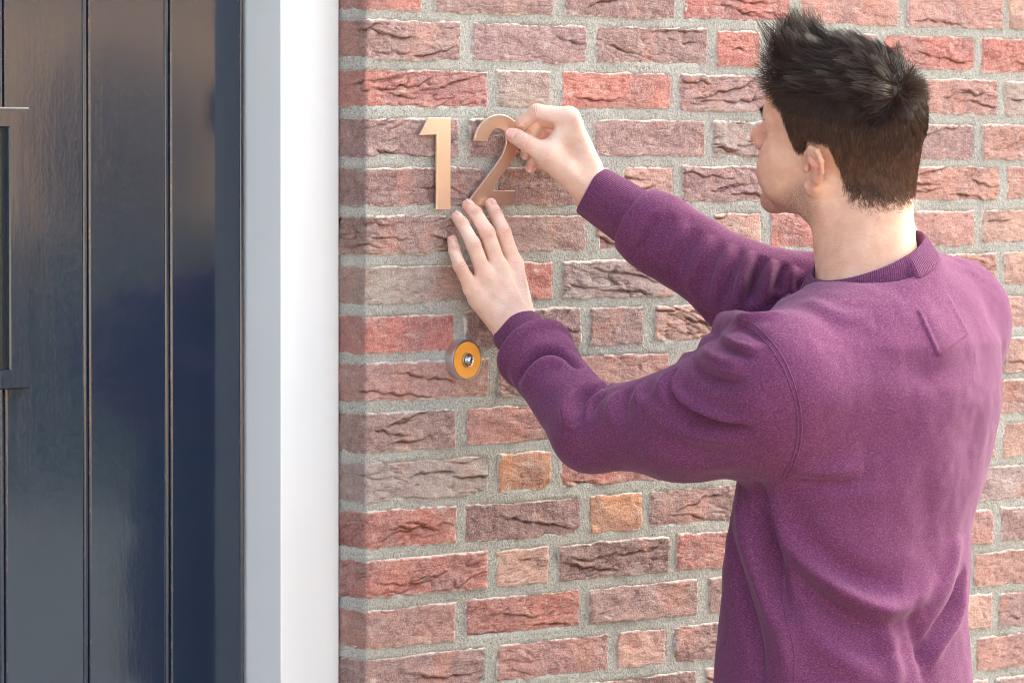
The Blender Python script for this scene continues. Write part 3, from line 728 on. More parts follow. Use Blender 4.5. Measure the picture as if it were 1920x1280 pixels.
def nail_info(hand, toward):
    out = []
    for k, (pts, rad, _) in enumerate(hand):
        ax = pts[-1] - pts[-2]; ax /= np.linalg.norm(ax)
        dn = toward - ax * (toward @ ax); dn /= np.linalg.norm(dn)
        out.append((pts[-1] + dn * rad[-1] * 0.95 + ax * rad[-1] * 0.15, ax, dn, rad[-1]))
    return out
CAMDIR = -F0
def body_mesh():
    allv = []; allf = []; nail = []; red = []; stub = []; kw = []; km = []
    base = 0
    for fn, pts, pad, h, hand, tw in ((head_sdf, None, 0, 0.0016, None, None),
                              (left_fn, None, 0, 0.0015, LH, -FA * 0.9 + UZ * 0.4), (right_fn, None, 0, 0.0015, RH, CAMDIR)):
        if hand is None:
            lo = np.minimum(HO - 0.145, NECK - np.array([0.2, 0.15, 0.30])); hi = np.maximum(HO + 0.17, NECK + np.array([0.2, 0.15, 0.0]))
            v, f = mesh_sdf(fn, lo, hi, h)
        else:
            P = np.concatenate([np.array(q[0]) for q in hand] + [np.array([L_WR if hand is LH else R_WR])])
            el = L_EL if hand is LH else R_EL; wr = L_WR if hand is LH else R_WR
            fore = lerp(wr, el, 0.42)
            P = np.concatenate([P, fore[None]])
            cut = fore; ax = (el - wr) / np.linalg.norm(el - wr)
            fn2 = (lambda fn, cut, ax: (lambda p: np.maximum(fn(p), (p - cut.astype(np.float32)) @ ax.astype(np.float32))))(fn, cut, ax)
            v, f = mesh_sdf(fn2, P.min(0) - 0.045, P.max(0) + 0.045, h)
        nl = np.zeros(len(v)); rd = np.zeros(len(v)); sb = np.zeros(len(v)); k_w = np.zeros(len(v)); k_m = np.zeros(len(v))
        if hand is not None:
            for (c, ax, dn, r), (pts_, rad_, wo_) in zip(nail_info(hand, np.asarray(tw, float) / np.linalg.norm(tw)), hand):
                q = v - c; a = q @ ax; b = q @ np.cross(ax, dn); n_ = q @ dn
                e = (np.abs(a) / (r * 0.88)) ** 3 + (np.abs(b) / (r * 0.80)) ** 3
                w = np.clip((1.0 - e) / 0.25, 0, 1) * (n_ > -r * 0.75) * (n_ < r * 0.6)
                nl = np.maximum(nl, w)
                rim = np.exp(-((e - 1.05) / 0.35) ** 2) * (n_ > -r * 0.8) * (n_ < r * 0.6) * (a < r * 0.7)
                v = v - dn * (rim * 0.0005)[:, None]
                dt = vlen((v - pts_[-1]).astype(np.float32)); rd = np.maximum(rd, np.exp(-(dt / 0.011) ** 2) * 0.9)
                for j in (1, 2):
                    axj = pts_[j + 1] - pts_[j - 1]; axj = axj / np.linalg.norm(axj); qq = v - pts_[j]; al = qq @ axj
                    g = np.exp(-(vlen(qq.astype(np.float32)) / 0.012) ** 4) * np.clip((qq @ dn) / 0.004, 0, 1) * np.exp(-(al / 0.0062) ** 2)
                    up_ = g > k_m; k_w[up_] = al[up_]; k_m = np.maximum(k_m, g)
                    dt = vlen((v - pts_[j]).astype(np.float32)); rd = np.maximum(rd, np.exp(-(dt / 0.011) ** 2) * 0.75)
                if wo_ is not None and hand is LH and len(pts_) == 4 and rad_[0] < 0.0125:      # extensor tendons
                    ab = pts_[0] - wo_; L2 = ab @ ab; tt = np.clip((v - wo_) @ ab / L2, 0, 1); qq = v - (wo_ + tt[:, None] * ab)
                    lat = qq @ np.cross(ab / math.sqrt(L2), dn); dd = (qq @ dn)
                    v = v + dn * (np.exp(-(lat / 0.0032) ** 2) * np.sin(math.pi * np.clip((tt - 0.25) / 0.75, 0, 1)) * (dd > 0.004) * 0.0011)[:, None]
                dt = vlen((v - pts_[0]).astype(np.float32)); rd = np.maximum(rd, np.exp(-(dt / 0.014) ** 2) * 0.5)
        else:
            q = to_head(v.astype(np.float32))
            ea = np.exp(-(vlen(q - np.float32((-0.008, 0.088, 0.004))) / 0.022) ** 4) * 0.8
            no = np.exp(-(vlen(q - np.float32((0.115, 0, -0.008))) / 0.022) ** 2) * 0.6
            ck = np.exp(-(vlen(q - np.float32((0.07, 0.05, -0.02))) / 0.022) ** 2) * 0.3
            rd = np.maximum(np.maximum(ea, no), ck)
            # beard shadow: jaw, chin, lip
            j1 = capsule(q * np.float32((1, 1, 1)), (0.010, 0.055, -0.058), (0.090, 0.0, -0.088), 0.022, 0.026)
            j2 = ellipsoid(q, (0.085, 0, -0.050), (0.034, 0.048, 0.034))
            sb = np.clip(1 - np.minimum(j1, j2) / 0.016, 0, 1) * (q[:, 2] < -0.012)
        allv.append(v); allf += [tuple(i + base for i in t) for t in f]; base += len(v)
        nail.append(nl); red.append(rd); stub.append(sb); kw.append(k_w); km.append(k_m)
    return np.concatenate(allv), allf, np.concatenate(nail), np.concatenate(red), np.concatenate(stub), np.concatenate(kw), np.concatenate(km)

def skin_material():
    m = NT('skin')
    v = m.coord('Object')
    mott = m.noise(v, 38.0, 3.0, 0.55); fine = m.noise(v, 900.0, 2.0, 0.6)
    col = m.mix(m.frange(mott, 0.35, 0.68), srgb(242, 200, 174, 0.92), srgb(232, 178, 150, 0.92))
    col = m.mix(m.math('MULTIPLY', m.attr('hand'), 0.4), col, m.mix(m.frange(mott, 0.35, 0.68), srgb(252, 230, 222, 0.98), srgb(246, 214, 204, 0.98)))
    col = m.mix(m.math('MULTIPLY', m.attr('red'), m.frange(m.noise(v, 120.0, 2.0), 0.3, 0.7, 0.3, 0.75)), col, srgb(222, 134, 120, 0.92))
    col = m.mix(m.math('MULTIPLY', m.attr('stubble'), m.frange(m.noise(v, 620.0, 2.0, 0.7), 0.40, 0.62, 0.22, 0.75)), col, srgb(132, 96, 84, 0.8))
    spot = m.frange(m.noise(m.mapping(v, (1, 1, 1), (3, 3, 3)), 150.0, 1.0), 0.80, 0.84, 0.0, 0.3)
    col = m.mix(spot, col, srgb(150, 84, 62, 0.8))
    col = m.mix(m.math('MULTIPLY', m.attr('scalp'), 0.9), col, srgb(56, 40, 32, 0.6))
    pores = m.noise(v, 520.0, 3.0, 0.6); crease = m.noise(m.mapping(v, (1.0, 1.0, 2.6)), 130.0, 4.0, 0.6, 0.4)
    h = m.math('ADD', m.math('MULTIPLY', pores, 0.7), crease)
    wr = m.math('SINE', m.math('ADD', m.math('MULTIPLY', m.attr('knuckle_along'), 2 * math.pi / 0.0030), m.math('MULTIPLY', m.noise(v, 160.0, 2.0), 5.0)))
    h = m.math('ADD', h, m.math('MULTIPLY', m.math('MULTIPLY', wr, m.attr('knuckle')), 0.9))
    col = m.mix(m.math('MULTIPLY', m.attr('knuckle'), m.frange(wr, 0.2, -1.0, 0.0, 0.45)), col, srgb(196, 118, 100, 0.85))
    n = m.bump(h, m.math('MULTIPLY', m.math('SUBTRACT', 1.0, m.attr('nail')), 0.75), 0.0011)
    return m.out(col, m.frange(m.attr('nail'), 0, 1, 0.52, 0.30), n, Subsurface_Weight=0.15, Subsurface_Radius=(1.0, 0.35, 0.2), Subsurface_Scale=0.006, Specular_IOR_Level=0.38)
M['skin'] = skin_material()

person = empty('person', tuple(CAM + F0 * 5.66 + RT * 0.441 - np.array([0, 0, CAM[2]])))
tag(person, 'dark haired person in a purple sweatshirt holding a copper digit against the wall', 'person')
def link_person(o, parent=None):
    o.parent = parent or person
    if parent is None: o.matrix_parent_inverse = Matrix.Translation(-Vector(person.location))
    return o
bv, bf, b_n, b_r, b_s, b_kw, b_km = body_mesh()
body = mesh_obj('body', bv, bf, M['skin'], None, True); orient(body.data); link_person(body)
float_attr(body, 'nail', b_n * 0); float_attr(body, 'hand', (vlen((bv - HO).astype(np.float32)) > 0.30).astype(float) * (bv[:, 1] > -0.32)); float_attr(body, 'red', b_r); float_attr(body, 'stubble', b_s); float_attr(body, 'knuckle_along', b_kw); float_attr(body, 'knuckle', b_km)

# ------------------------------------------------------------------ sweatshirt
TL = [(500, 1640, 0.120, 0.080), (560, 1645, 0.165, 0.100), (640, 1655, 0.195, 0.118), (750, 1648, 0.205, 0.128), (900, 1618, 0.196, 0.130), (1000, 1594, 0.188, 0.132), (1150, 1584, 0.186, 0.138), (1280, 1584, 0.198, 0.142), (1420, 1586, 0.198, 0.142)]
_tp = [at(c, y, 5.655) for y, c, a, b in TL]
T_Z = np.array([p[2] for p in _tp])[::-1]; T_X = np.array([p[0] for p in _tp])[::-1]; T_Y = np.array([p[1] for p in _tp])[::-1]
T_A = np.array([t[2] for t in TL])[::-1]; T_B = np.array([t[3] for t in TL])[::-1]
L_MID = at(1285, 788, 5.555)
LTILT = np.array([0.0, 0.0, 0.0]); RTILT = np.array([0.0, 0.0, 0.0])
def unit(a): a = np.asarray(a, float); return a / np.linalg.norm(a)
def sleeve_end(p, a, b, t, tilt):
    c = lerp(a, b, t); n = unit(unit(a - b) + tilt)
    return (p - c.astype(np.float32)) @ n.astype(np.float32)
def ring_sdf(p, c, axis, tilt, R_, r_):
    n = unit(unit(axis) - tilt).astype(np.float32); q = p - c.astype(np.float32)
    h = q @ n; rad = np.sqrt(np.maximum(1e-12, np.einsum('ij,ij->i', q, q) - h * h))
    return np.sqrt((rad - R_) ** 2 + h * h) - r_
def sweat_sdf(p):
    z = p[:, 2]
    cx = np.interp(z, T_Z, T_X); cy = np.interp(z, T_Z, T_Y); a = np.interp(z, T_Z, T_A); b = np.interp(z, T_Z, T_B)
    du = np.abs((p[:, 0] - cx) * SH[0] + (p[:, 1] - cy) * SH[1]) / a; dv = np.abs((p[:, 0] - cx) * FA[0] + (p[:, 1] - cy) * FA[1]) / b
    q = (du ** 2.4 + dv ** 2.4) ** (1 / 2.4)
    d = (q - 1) * b * 0.95
    d = smax(d, z - (T_Z[-1] - 0.01), 0.06); d = smax(d, T_Z[0] - z, 0.02)
    d = smin(d, capsule(p, NECK - UZ * 0.060, L_SH + UZ * 0.012 + SH * 0.03, 0.060, 0.070), 0.045)
    d = smin(d, capsule(p, NECK + UZ * 0.004 + SH * 0.02 - FA * 0.01, R_SH + UZ * 0.004, 0.070, 0.080), 0.045)
    d = smin(d, capsule(p, L_SH + SH * 0.03 - UZ * 0.01, at(1650, 700, 5.615), 0.080, 0.090), 0.06)
    d = smin(d, capsule(p, L_SH + SH * 0.09 - UZ * 0.08, at(1640, 840, 5.615), 0.070, 0.085), 0.05)
    # left sleeve, pushed up into a roll behind the cuff
    s = capsule(p, L_SH, L_MID, 0.090, 0.068); s = smin(s, capsule(p, L_MID, L_EL, 0.068, 0.053), 0.02)
    s = smin(s, capsule(p, at(1462, 806, 5.50), at(1270, 820, 5.57), 0.062, 0.047), 0.04)
    for a_, b_, r_ in ((at(1296, 682, 5.57), at(1326, 700, 5.48), 0.017), (at(1336, 652, 5.57), at(1370, 672, 5.47), 0.019), (at(1366, 612, 5.58), at(1404, 616, 5.47), 0.022), (at(1262, 706, 5.60), at(1280, 728, 5.52), 0.015)):
        s = smin(s, capsule(p, a_, b_, r_, r_), 0.010)
    f_ = capsule(p, L_EL, lerp(L_WR, L_EL, 0.36), 0.053, 0.0465)
    f_ = smin(f_, capsule(p, lerp(L_WR, L_EL, 0.40), lerp(L_WR, L_EL, 0.10), 0.0465, 0.0460), 0.012)
    f_ = smax(f_, sleeve_end(p, L_WR, L_EL, 0.215, LTILT), 0.012)
    s = smin(s, f_, 0.02)
    s = smin(s, ring_sdf(p, lerp(L_WR, L_EL, 0.24), L_EL - L_WR, LTILT, 0.0420, 0.0135), 0.006)
    d = smin(d, s, 0.020)
    # right sleeve
    s = capsule(p, R_SH, R_EL, 0.084, 0.062); f_ = capsule(p, R_EL, lerp(R_WR, R_EL, 0.40), 0.060, 0.053)
    f_ = smin(f_, capsule(p, lerp(R_WR, R_EL, 0.40), lerp(R_WR, R_EL, 0.15), 0.053, 0.0455), 0.015)
    f_ = smax(f_, sleeve_end(p, R_WR, R_EL, 0.255, RTILT), 0.010)
    s = smin(s, f_, 0.03)
    s = smin(s, ring_sdf(p, lerp(R_WR, R_EL, 0.275), R_EL - R_WR, RTILT, 0.0395, 0.0070), 0.008)
    d = smin(d, s, 0.035)
    # yoke under the collar and the opening for the neck
    q = p - CC.astype(np.float32); c = q @ SH.astype(np.float32) / 0.079; s_ = q @ FA.astype(np.float32) / 0.073
    rr = np.sqrt(c * c + s_ * s_) + 1e-6; h = q[:, 2] - (0.032 * c - 0.006 * s_)
    d = smin(d, smax((rr - 1.22) * 0.076, h + 0.036, 0.02), 0.035)
    d = smax(d, -np.maximum((rr - 1.16) * 0.076, -0.034 - h), 0.006)
    return d
sl = np.array([T_X.min() - 0.5, T_Y.min() - 0.36, T_Z[0] - 0.03]); shh = np.array([T_X.max() + 0.40, -0.02, 1.62])
sv, sf = mesh_sdf(sweat_sdf, sl, shh, 0.0036, 2.2)

# finger nails: thin curved plates seated on the finger tips
BBV = BVHTree.FromPolygons([v.co.copy() for v in body.data.vertices], [tuple(p.vertices) for p in body.data.polygons])
def nail_material():
    m = NT('finger_nail')
    a = m.attr('along'); v = m.coord('Object')
    col = m.mix(m.frange(m.noise(v, 300.0, 2.0), 0.3, 0.7), srgb(240, 184, 174, 0.95), srgb(232, 168, 160, 0.95))
    col = m.mix(m.frange(a, 0.62, 0.80), col, srgb(250, 236, 226, 0.95)); col = m.mix(m.frange(a, -0.62, -0.95, 0.0, 0.7), col, srgb(246, 214, 206, 0.95))
    return m.out(col, 0.26, None, Specular_IOR_Level=0.5, Subsurface_Weight=0.1, Subsurface_Scale=0.003)
M['nail'] = nail_material()
def add_nails(hand, tw):
    for (c, ax, dn, r), (pts_, rad_, _) in zip(nail_info(hand, unit(tw)), hand):
        side = np.cross(ax, dn); n = 10; vs = []; fs = []; al = []
        ln = r * 0.82; cen = pts_[-1] + ax * r * 0.12
        for i in range(n + 1):
            a = -1 + 2 * i / n; wmax = (1 - abs(a) ** 3.2) ** (1 / 3.2) if a > 0 else (1 - abs(a) ** 2.6) ** (1 / 2.6)
            for j in range(n + 1):
                b = (-1 + 2 * j / n) * max(wmax, 0.12); th = b * math.radians(50)
                q = cen + ax * (a * ln) + (dn * math.cos(th) + side * math.sin(th)) * r * 1.05
                h = BBV.find_nearest(Vector(q)); p0 = np.array(h[0]); nn = np.array(h[1])
                edge = max(abs(a), abs(-1 + 2 * j / n))
                vs.append(tuple(p0 + nn * (0.00075 - 0.0012 * max(0, (edge - 0.85) / 0.15) * (0 if a > 0.8 else 1)) + ax * (0.0006 if a > 0.9 else 0))); al.append(a)
        for i in range(n):
            for j in range(n):
                k = i * (n + 1) + j; fs.append((k, k + 1, k + n + 2, k + n + 1))
        o = mesh_obj('fingernail', vs, fs, M['nail'], None, True); orient(o.data); link_person(o, body); float_attr(o, 'along', al)
add_nails(LH[:4], -FA * 0.9 + UZ * 0.45); add_nails(RH, CAMDIR)
def knit_material(name, rib=False):
    m = NT(name)
    v = m.coord('Object')
    heath = m.noise(m.mapping(v, (0.42, 0.42, 1.0)), 900.0, 2.0, 0.75)
    heath2 = m.noise(m.mapping(v, (0.5, 0.5, 1), (7, 3, 5)), 760.0, 3.0, 0.75)
    big = m.noise(v, 7.0, 2.0)
    col = m.mix(m.frange(big, 0.35, 0.65), srgb(144, 73, 122, 0.46), srgb(150, 79, 126, 0.46))
    col = m.mix(m.frange(heath, 0.44, 0.68, 0.0, 0.48), col, srgb(204, 136, 184, 0.62))
    col = m.mix(m.frange(heath2, 0.48, 0.66, 0.0, 0.45), col, srgb(98, 46, 86, 0.55))
    h = m.math('ADD', m.math('MULTIPLY', heath, 0.8), m.math('MULTIPLY', m.noise(v, 1100.0, 2.0, 0.6), 0.5))
    nrm = m.bump(h, 0.28, 0.0010)
    if rib:
        s = m.math('SINE', m.math('MULTIPLY', m.attr('ribu'), 2 * math.pi / 0.0030))
        nrm = m.bump(s, 0.55, 0.0009, nrm)
        col = m.mix(m.frange(s, -1.0, -0.2, 0.2, 0.0), col, srgb(92, 44, 84, 0.7))
    return m.out(col, 0.95, nrm, Specular_IOR_Level=0.12, Sheen_Weight=0.18, Sheen_Roughness=0.45, Sheen_Tint=(0.95, 0.75, 0.95, 1))
M['knit'] = knit_material('purple_heather_knit'); M['rib'] = knit_material('purple_rib_knit', True)
sweat = mesh_obj('sweatshirt', sv, sf, M['knit'], None, True); orient(sweat.data); link_person(sweat)
sweat['label'] = 'heathered purple crew neck sweatshirt'

def bvh_of(o):
    return BVHTree.FromPolygons([v.co.copy() for v in o.data.vertices], [tuple(p.vertices) for p in o.data.polygons])
BV0 = bvh_of(sweat)
def on_shirt(px, py, tree):
    d = FW + RT * (px - 960.0) / FPX - UPV * (py - 640.0) / FPX
    h = tree.ray_cast(Vector(CAM), Vector(d).normalized())
    return None if h[0] is None else (np.array(h[0]), np.array(h[1]))
def resample(pts, step=8.0):
    """smooth picture-plane curve through the points"""
    pts = [np.array(p, float) for p in pts]
    out = []
    P = [2 * pts[0] - pts[1]] + pts + [2 * pts[-1] - pts[-2]]
    for i in range(1, len(P) - 2):
        n = max(2, int(np.linalg.norm(P[i + 1] - P[i]) / step))
        for j in range(n):
            t = j / n; a, b, c, d = P[i - 1], P[i], P[i + 1], P[i + 2]
            out.append(0.5 * (2 * b + (c - a) * t + (2 * a - 5 * b + 4 * c - d) * t * t + (3 * b - a - 3 * c + d) * t ** 3))
    out.append(pts[-1]); return out
def curve_on(pts, tree, step=8.0):
    r = [on_shirt(p[0], p[1], tree) for p in resample(pts, step)]
    r = [q for q in r if q is not None]
    return np.array([q[0] for q in r]), np.array([q[1] for q in r])

# folds of the cloth: curve in the picture, height in mm, width in mm, kind (ridge r / valley v / lapped step s)
FOLDS = [
 # left cuff roll and forearm
 ([(958, 752), (966, 716), (990, 676), (1025, 655), (1060, 664), (1090, 692)], 9.0, 8, 'v'),
 ([(972, 772), (984, 724), (1006, 690), (1034, 676), (1066, 686)], 3.0, 12, 'r'),
 ([(1078, 800), (1078, 762), (1094, 736), (1124, 722), (1150, 722)], 8.0, 10, 's'),
 ([(1066, 806), (1064, 764), (1074, 738)], 3.0, 10, 'r'),
 ([(1106, 790), (1112, 756), (1136, 736)], 2.4, 9, 'v'),
 ([(1150, 800), (1146, 768), (1158, 734)], 2.8, 11, 'r'),
 ([(1176, 798), (1170, 764), (1180, 730)], 2.2, 10, 'v'),
 ([(1206, 770), (1196, 742), (1206, 716)], 2.2, 10, 'r'),
 # upper sleeve
 ([(1272, 688), (1258, 722), (1272, 752), (1310, 776), (1360, 792), (1410, 798)], 8.0, 11, 's'),
 ([(1258, 684), (1244, 722), (1256, 758), (1292, 786)], 3.6, 13, 'r'),
 ([(1210, 742), (1236, 780), (1280, 804), (1340, 818), (1400, 824)], 3.6, 16, 'r'),
 ([(1230, 736), (1250, 768), (1290, 790), (1340, 803)], 3.2, 13, 'v'),
 ([(1298, 662), (1312, 688), (1350, 706), (1400, 712)], 4.2, 10, 's'),
 ([(1318, 650), (1345, 672), (1390, 684)], 3.6, 10, 'r'),
 ([(1345, 628), (1372, 650), (1420, 664)], 4.0, 9, 's'),
 ([(1362, 600), (1400, 616), (1440, 640)], 3.0, 10, 'v'),
 ([(1376, 590), (1420, 596), (1470, 586)], 3.5, 10, 'r'),
 ([(1200, 850), (1280, 866), (1360, 866), (1440, 852)], 2.2, 22, 'r'),
 # armpit and side
 ([(1470, 896), (1520, 904), (1580, 905), (1640, 896)], 2.4, 12, 'v'),
 ([(1480, 880), (1560, 884), (1620, 878)], 2.6, 16, 'r'),
 ([(1388, 900), (1402, 990), (1434, 1090), (1470, 1190), (1486, 1300)], 7.0, 20, 'r'),
 ([(1424, 896), (1432, 950), (1446, 1020), (1462, 1100), (1480, 1170)], 7.5, 14, 'v'),
 ([(1362, 900), (1366, 980), (1384, 1090), (1416, 1200), (1430, 1300)], 6.0, 14, 'v'),
 ([(1448, 905), (1462, 980), (1502, 1050), (1566, 1102), (1640, 1138), (1706, 1130), (1756, 1074)], 7.0, 16, 'r'),
 ([(1476, 1030), (1520, 1098), (1590, 1150), (1660, 1176), (1724, 1160)], 6.5, 16, 'v'),
 ([(1480, 960), (1540, 1030), (1610, 1080), (1690, 1096)], 4.0, 20, 'v'),
 ([(1490, 1150), (1550, 1210), (1620, 1260), (1690, 1290)], 3.6, 22, 'r'),
 ([(1520, 1150), (1600, 1200), (1680, 1215), (1750, 1180)], 3.2, 20, 'v'),
 ([(1640, 1130), (1670, 1200), (1680, 1290)], 3.8, 20, 'r'),
 ([(1700, 1120), (1730, 1200), (1740, 1290)], 3.6, 18, 'v'),
 ([(1812, 1072), (1790, 1140), (1756, 1200), (1730, 1250)], 7.5, 14, 's'),
 ([(1798, 1000), (1780, 1080), (1742, 1150)], 3.0, 18, 'r'),
 # back
 ([(1545, 770), (1620, 735), (1690, 720)], 1.0, 26, 'r'),
 ([(1580, 850), (1660, 832), (1730, 780)], 1.5, 24, 'v'),
 ([(1530, 930), (1640, 930), (1740, 870)], 1.3, 26, 'r'),
 ([(1720, 860), (1740, 960), (1722, 1050)], 1.4, 24, 'v'),
 ([(1510, 560), (1570, 590), (1640, 600)], 1.8, 18, 'r'),
 ([(1440, 570), (1480, 550), (1512, 528)], 4.0, 9, 'v'),
 ([(1400, 572), (1450, 556), (1500, 540)], 2.4, 10, 'r'),
 ([(1690, 690), (1760, 700), (1830, 670)], 2.2, 22, 'v'),
 # far sleeve: rings of cloth
 ([(1262, 402), (1240, 440), (1224, 482)], 2.4, 9, 'v'),
 ([(1286, 416), (1262, 458), (1244, 510)], 2.4, 9, 'r'),
 ([(1310, 428), (1286, 474), (1268, 530)], 2.6, 9, 'v'),
 ([(1334, 440), (1308, 490), (1290, 550)], 2.8, 9, 'r'),
 ([(1354, 448), (1332, 500), (1314, 560)], 2.8, 8, 'v'),
 ([(1374, 456), (1352, 510), (1334, 576)], 3.4, 9, 'r'),
 ([(1392, 464), (1372, 516), (1356, 580)], 3.4, 8, 'v'),
 ([(1410, 470), (1392, 520), (1376, 582)], 4.2, 9, 'r'),
 ([(1432, 480), (1416, 520), (1406, 572)], 8.0, 8, 'v'),
 ([(1452, 488), (1440, 520), (1428, 562)], 4.8, 9, 'r'),
 ([(1474, 494), (1462, 520), (1452, 552)], 4.0, 7, 'v'),
 ([(1494, 500), (1484, 522), (1474, 545)], 3.5, 8, 'r'),
 ([(1180, 500), (1230, 540), (1300, 580), (1345, 600)], 2.5, 10, 'v'),
 ([(1232, 400), (1216, 440), (1186, 486)], 3.5, 8, 'v'),
]
def apply_folds(o):
    P = vert_co(o).astype(np.float64); N = vert_normals(o).astype(np.float64)
    D = np.zeros(len(P))
    for pts, amp, wid, kind in FOLDS:
        c, n = curve_on(pts, BV0, 10.0)
        if len(c) < 3: continue
        amp = amp / 1000.0 * 2.9; w = wid / 1000.0 * 0.85
        lo = c.min(0) - 3.2 * w; hi = c.max(0) + 3.2 * w
        sel = np.nonzero(np.all((P > lo) & (P < hi), axis=1))[0]
        if not len(sel): continue
        Q = P[sel]
        best = np.full(len(Q), 1e9); bt = np.zeros(len(Q)); side = np.zeros(len(Q)); nn = np.zeros((len(Q), 3))
        for i in range(len(c) - 1):
            ab = c[i + 1] - c[i]; L2 = ab @ ab
            if L2 < 1e-12: continue
            t = np.clip((Q - c[i]) @ ab / L2, 0, 1); q = Q - (c[i] + t[:, None] * ab); d = np.sqrt((q * q).sum(1))
            m = d < best
            best[m] = d[m]; bt[m] = (i + t[m]) / (len(c) - 1)
            sv_ = np.cross(n[i], ab / math.sqrt(L2)); side[m] = q[m] @ sv_; nn[m] = n[i]
        env = np.clip(np.sin(np.pi * np.clip(bt, 0, 1)), 0, 1) ** 0.7
        ok = (N[sel] * nn).sum(1) > 0.15
        x = best / w
        if kind == 'r': s = amp * np.exp(-x * x)
        elif kind == 'v': s = -amp * np.exp(-x * x)
        else:
            y = side / w; s = amp * (1.35 * y * np.exp(-y * y) - 0.5 * np.exp(-(y / 0.6) ** 2)) * np.exp(-np.clip(x * x - y * y, 0, 9))
        D[sel] += np.where(ok, s * env, 0)
    lowf = vnoise3(P * 26.0, 3) * 0.0016 + vnoise3(P * 60.0, 8) * 0.0007
    set_co(o, P + N * (D + lowf)[:, None])
apply_folds(sweat)
BV1 = bvh_of(sweat)

def tube(name, pts, r, mat, parent, sides=6):
    pts = np.asarray(pts); vs = []; fs = []
    n = len(pts)
    for i in range(n):
        t = pts[min(i + 1, n - 1)] - pts[max(i - 1, 0)]; t /= np.linalg.norm(t) + 1e-12
        a = np.cross(t, [0.31, 0.22, 0.92]); a /= np.linalg.norm(a); b = np.cross(t, a)
        for k in range(sides):
            q = 2 * math.pi * k / sides; vs.append(tuple(pts[i] + r * (a * math.cos(q) + b * math.sin(q))))
    for i in range(n - 1):
        for k in range(sides):
            k2 = (k + 1) % sides; fs.append((i * sides + k, i * sides + k2, (i + 1) * sides + k2, (i + 1) * sides + k))
    return mesh_obj(name, vs, fs, mat, parent, True)
def seam(pts, off=0.0):
    c, n = curve_on(pts, BV1, 6.0)
    if len(c) < 3: return
    jump = np.nonzero(np.linalg.norm(np.diff(c, axis=0), axis=1) > 0.03)[0]
    if len(jump): c = c[jump[-1] + 1:]; n = n[jump[-1] + 1:]
    if len(c) < 3: return
    k = np.array([0.25, 0.5, 0.25])
    for _ in range(2): c[1:-1] = c[:-2] * k[0] + c[1:-1] * k[1] + c[2:] * k[2]
    tube('seam', c + n * 0.0001, 0.0012, M['knit'], sweat)
SEAMS = [[(1392, 598), (1420, 612), (1462, 660), (1490, 722), (1503, 790), (1496, 850), (1474, 898)],
         [(1388, 606), (1414, 619), (1455, 666), (1483, 726), (1496, 790), (1489, 848), (1466, 896)],
         [(1464, 1040), (1466, 1110), (1478, 1170), (1490, 1220), (1490, 1300)],
         [(1165, 496), (1200, 526), (1250, 560), (1310, 592)]]
for s_ in SEAMS: seam(s_)
# stitched label patch on the back
def patch():
    q = [np.array(p, float) for p in ((1716, 580), (1777, 546), (1819, 624), (1757, 672))]
    n = 22; vs = []; fs = []; ok = True
    for i in range(n + 1):
        for j in range(n + 1):
            u, w_ = i / n, j / n
            p = q[0] * (1 - u) * (1 - w_) + q[1] * u * (1 - w_) + q[2] * u * w_ + q[3] * (1 - u) * w_
            h = on_shirt(p[0], p[1], BV1)
            e = min(u, 1 - u, w_, 1 - w_)
            lift = -0.0015 if e < 1e-6 else 0.0019 - 0.0014 * math.exp(-((e - 0.16) / 0.03) ** 2) + 0.0008 * math.exp(-((e - 0.07) / 0.05) ** 2)
            vs.append(tuple(h[0] + h[1] * lift))
    for i in range(n):
        for j in range(n):
            a = i * (n + 1) + j; fs.append((a, a + 1, a + n + 2, a + n + 1))
    o = mesh_obj('back_patch', vs, fs, M['knit'], sweat, True); orient(o.data)
    vs = [np.array(v_) for v_ in vs]
    ring = [vs[i * (n + 1)] for i in range(n + 1)] + [vs[n * (n + 1) + j] for j in range(1, n + 1)] + [vs[i * (n + 1) + n] for i in range(n - 1, -1, -1)] + [vs[j] for j in range(n - 1, -1, -1)]
    tube('seam', np.array(ring), 0.0011, M['knit'], sweat)
patch()

def rib_ring(name, centre, axis, sections, parent, seg=120, squash=None, closed_in=True):
    """sections: (distance along the axis, radius); a ribbed band"""
    n = unit(axis); a = unit(np.cross(n, UZ)); b = np.cross(n, a)
    vs = []; fs = []; ru = []
    m = len(sections)
    for i in range(seg):
        q = 2 * math.pi * i / seg
        wob = 1 + 0.012 * math.sin(2 * q + 0.6) + 0.008 * math.sin(5 * q)
        for d, r in sections:
            vs.append(tuple(centre + n * (d + 0.0015 * math.sin(3 * q + 1.0)) + (a * math.cos(q) + b * math.sin(q)) * r * wob)); ru.append(q * 0.038)
    for i in range(seg):
        j = (i + 1) % seg
        for k in range(m - 1): fs.append((i * m + k, i * m + k + 1, j * m + k + 1, j * m + k))
    o = mesh_obj(name, vs, fs, M['rib'], parent, True); orient(o.data); float_attr(o, 'ribu', ru)
    return o
lax = L_EL - L_WR; ll = np.linalg.norm(lax)
rib_ring('cuff', L_WR, lax, [(0.012, 0.0300), (0.000, 0.0318), (-0.004, 0.0332), (-0.0045, 0.0345), (-0.0025, 0.0356), (0.004, 0.0362), (0.02, 0.0368), (0.036, 0.0376), (0.052, 0.0385), (0.07, 0.036)], sweat)
rax = R_EL - R_WR
rib_ring('cuff', R_WR, rax, [(0.012, 0.0310), (0.002, 0.0330), (-0.003, 0.0345), (-0.0035, 0.0358), (-0.0015, 0.0370), (0.006, 0.0378), (0.03, 0.0395), (0.055, 0.0412), (0.068, 0.0418), (0.085, 0.038)], sweat)

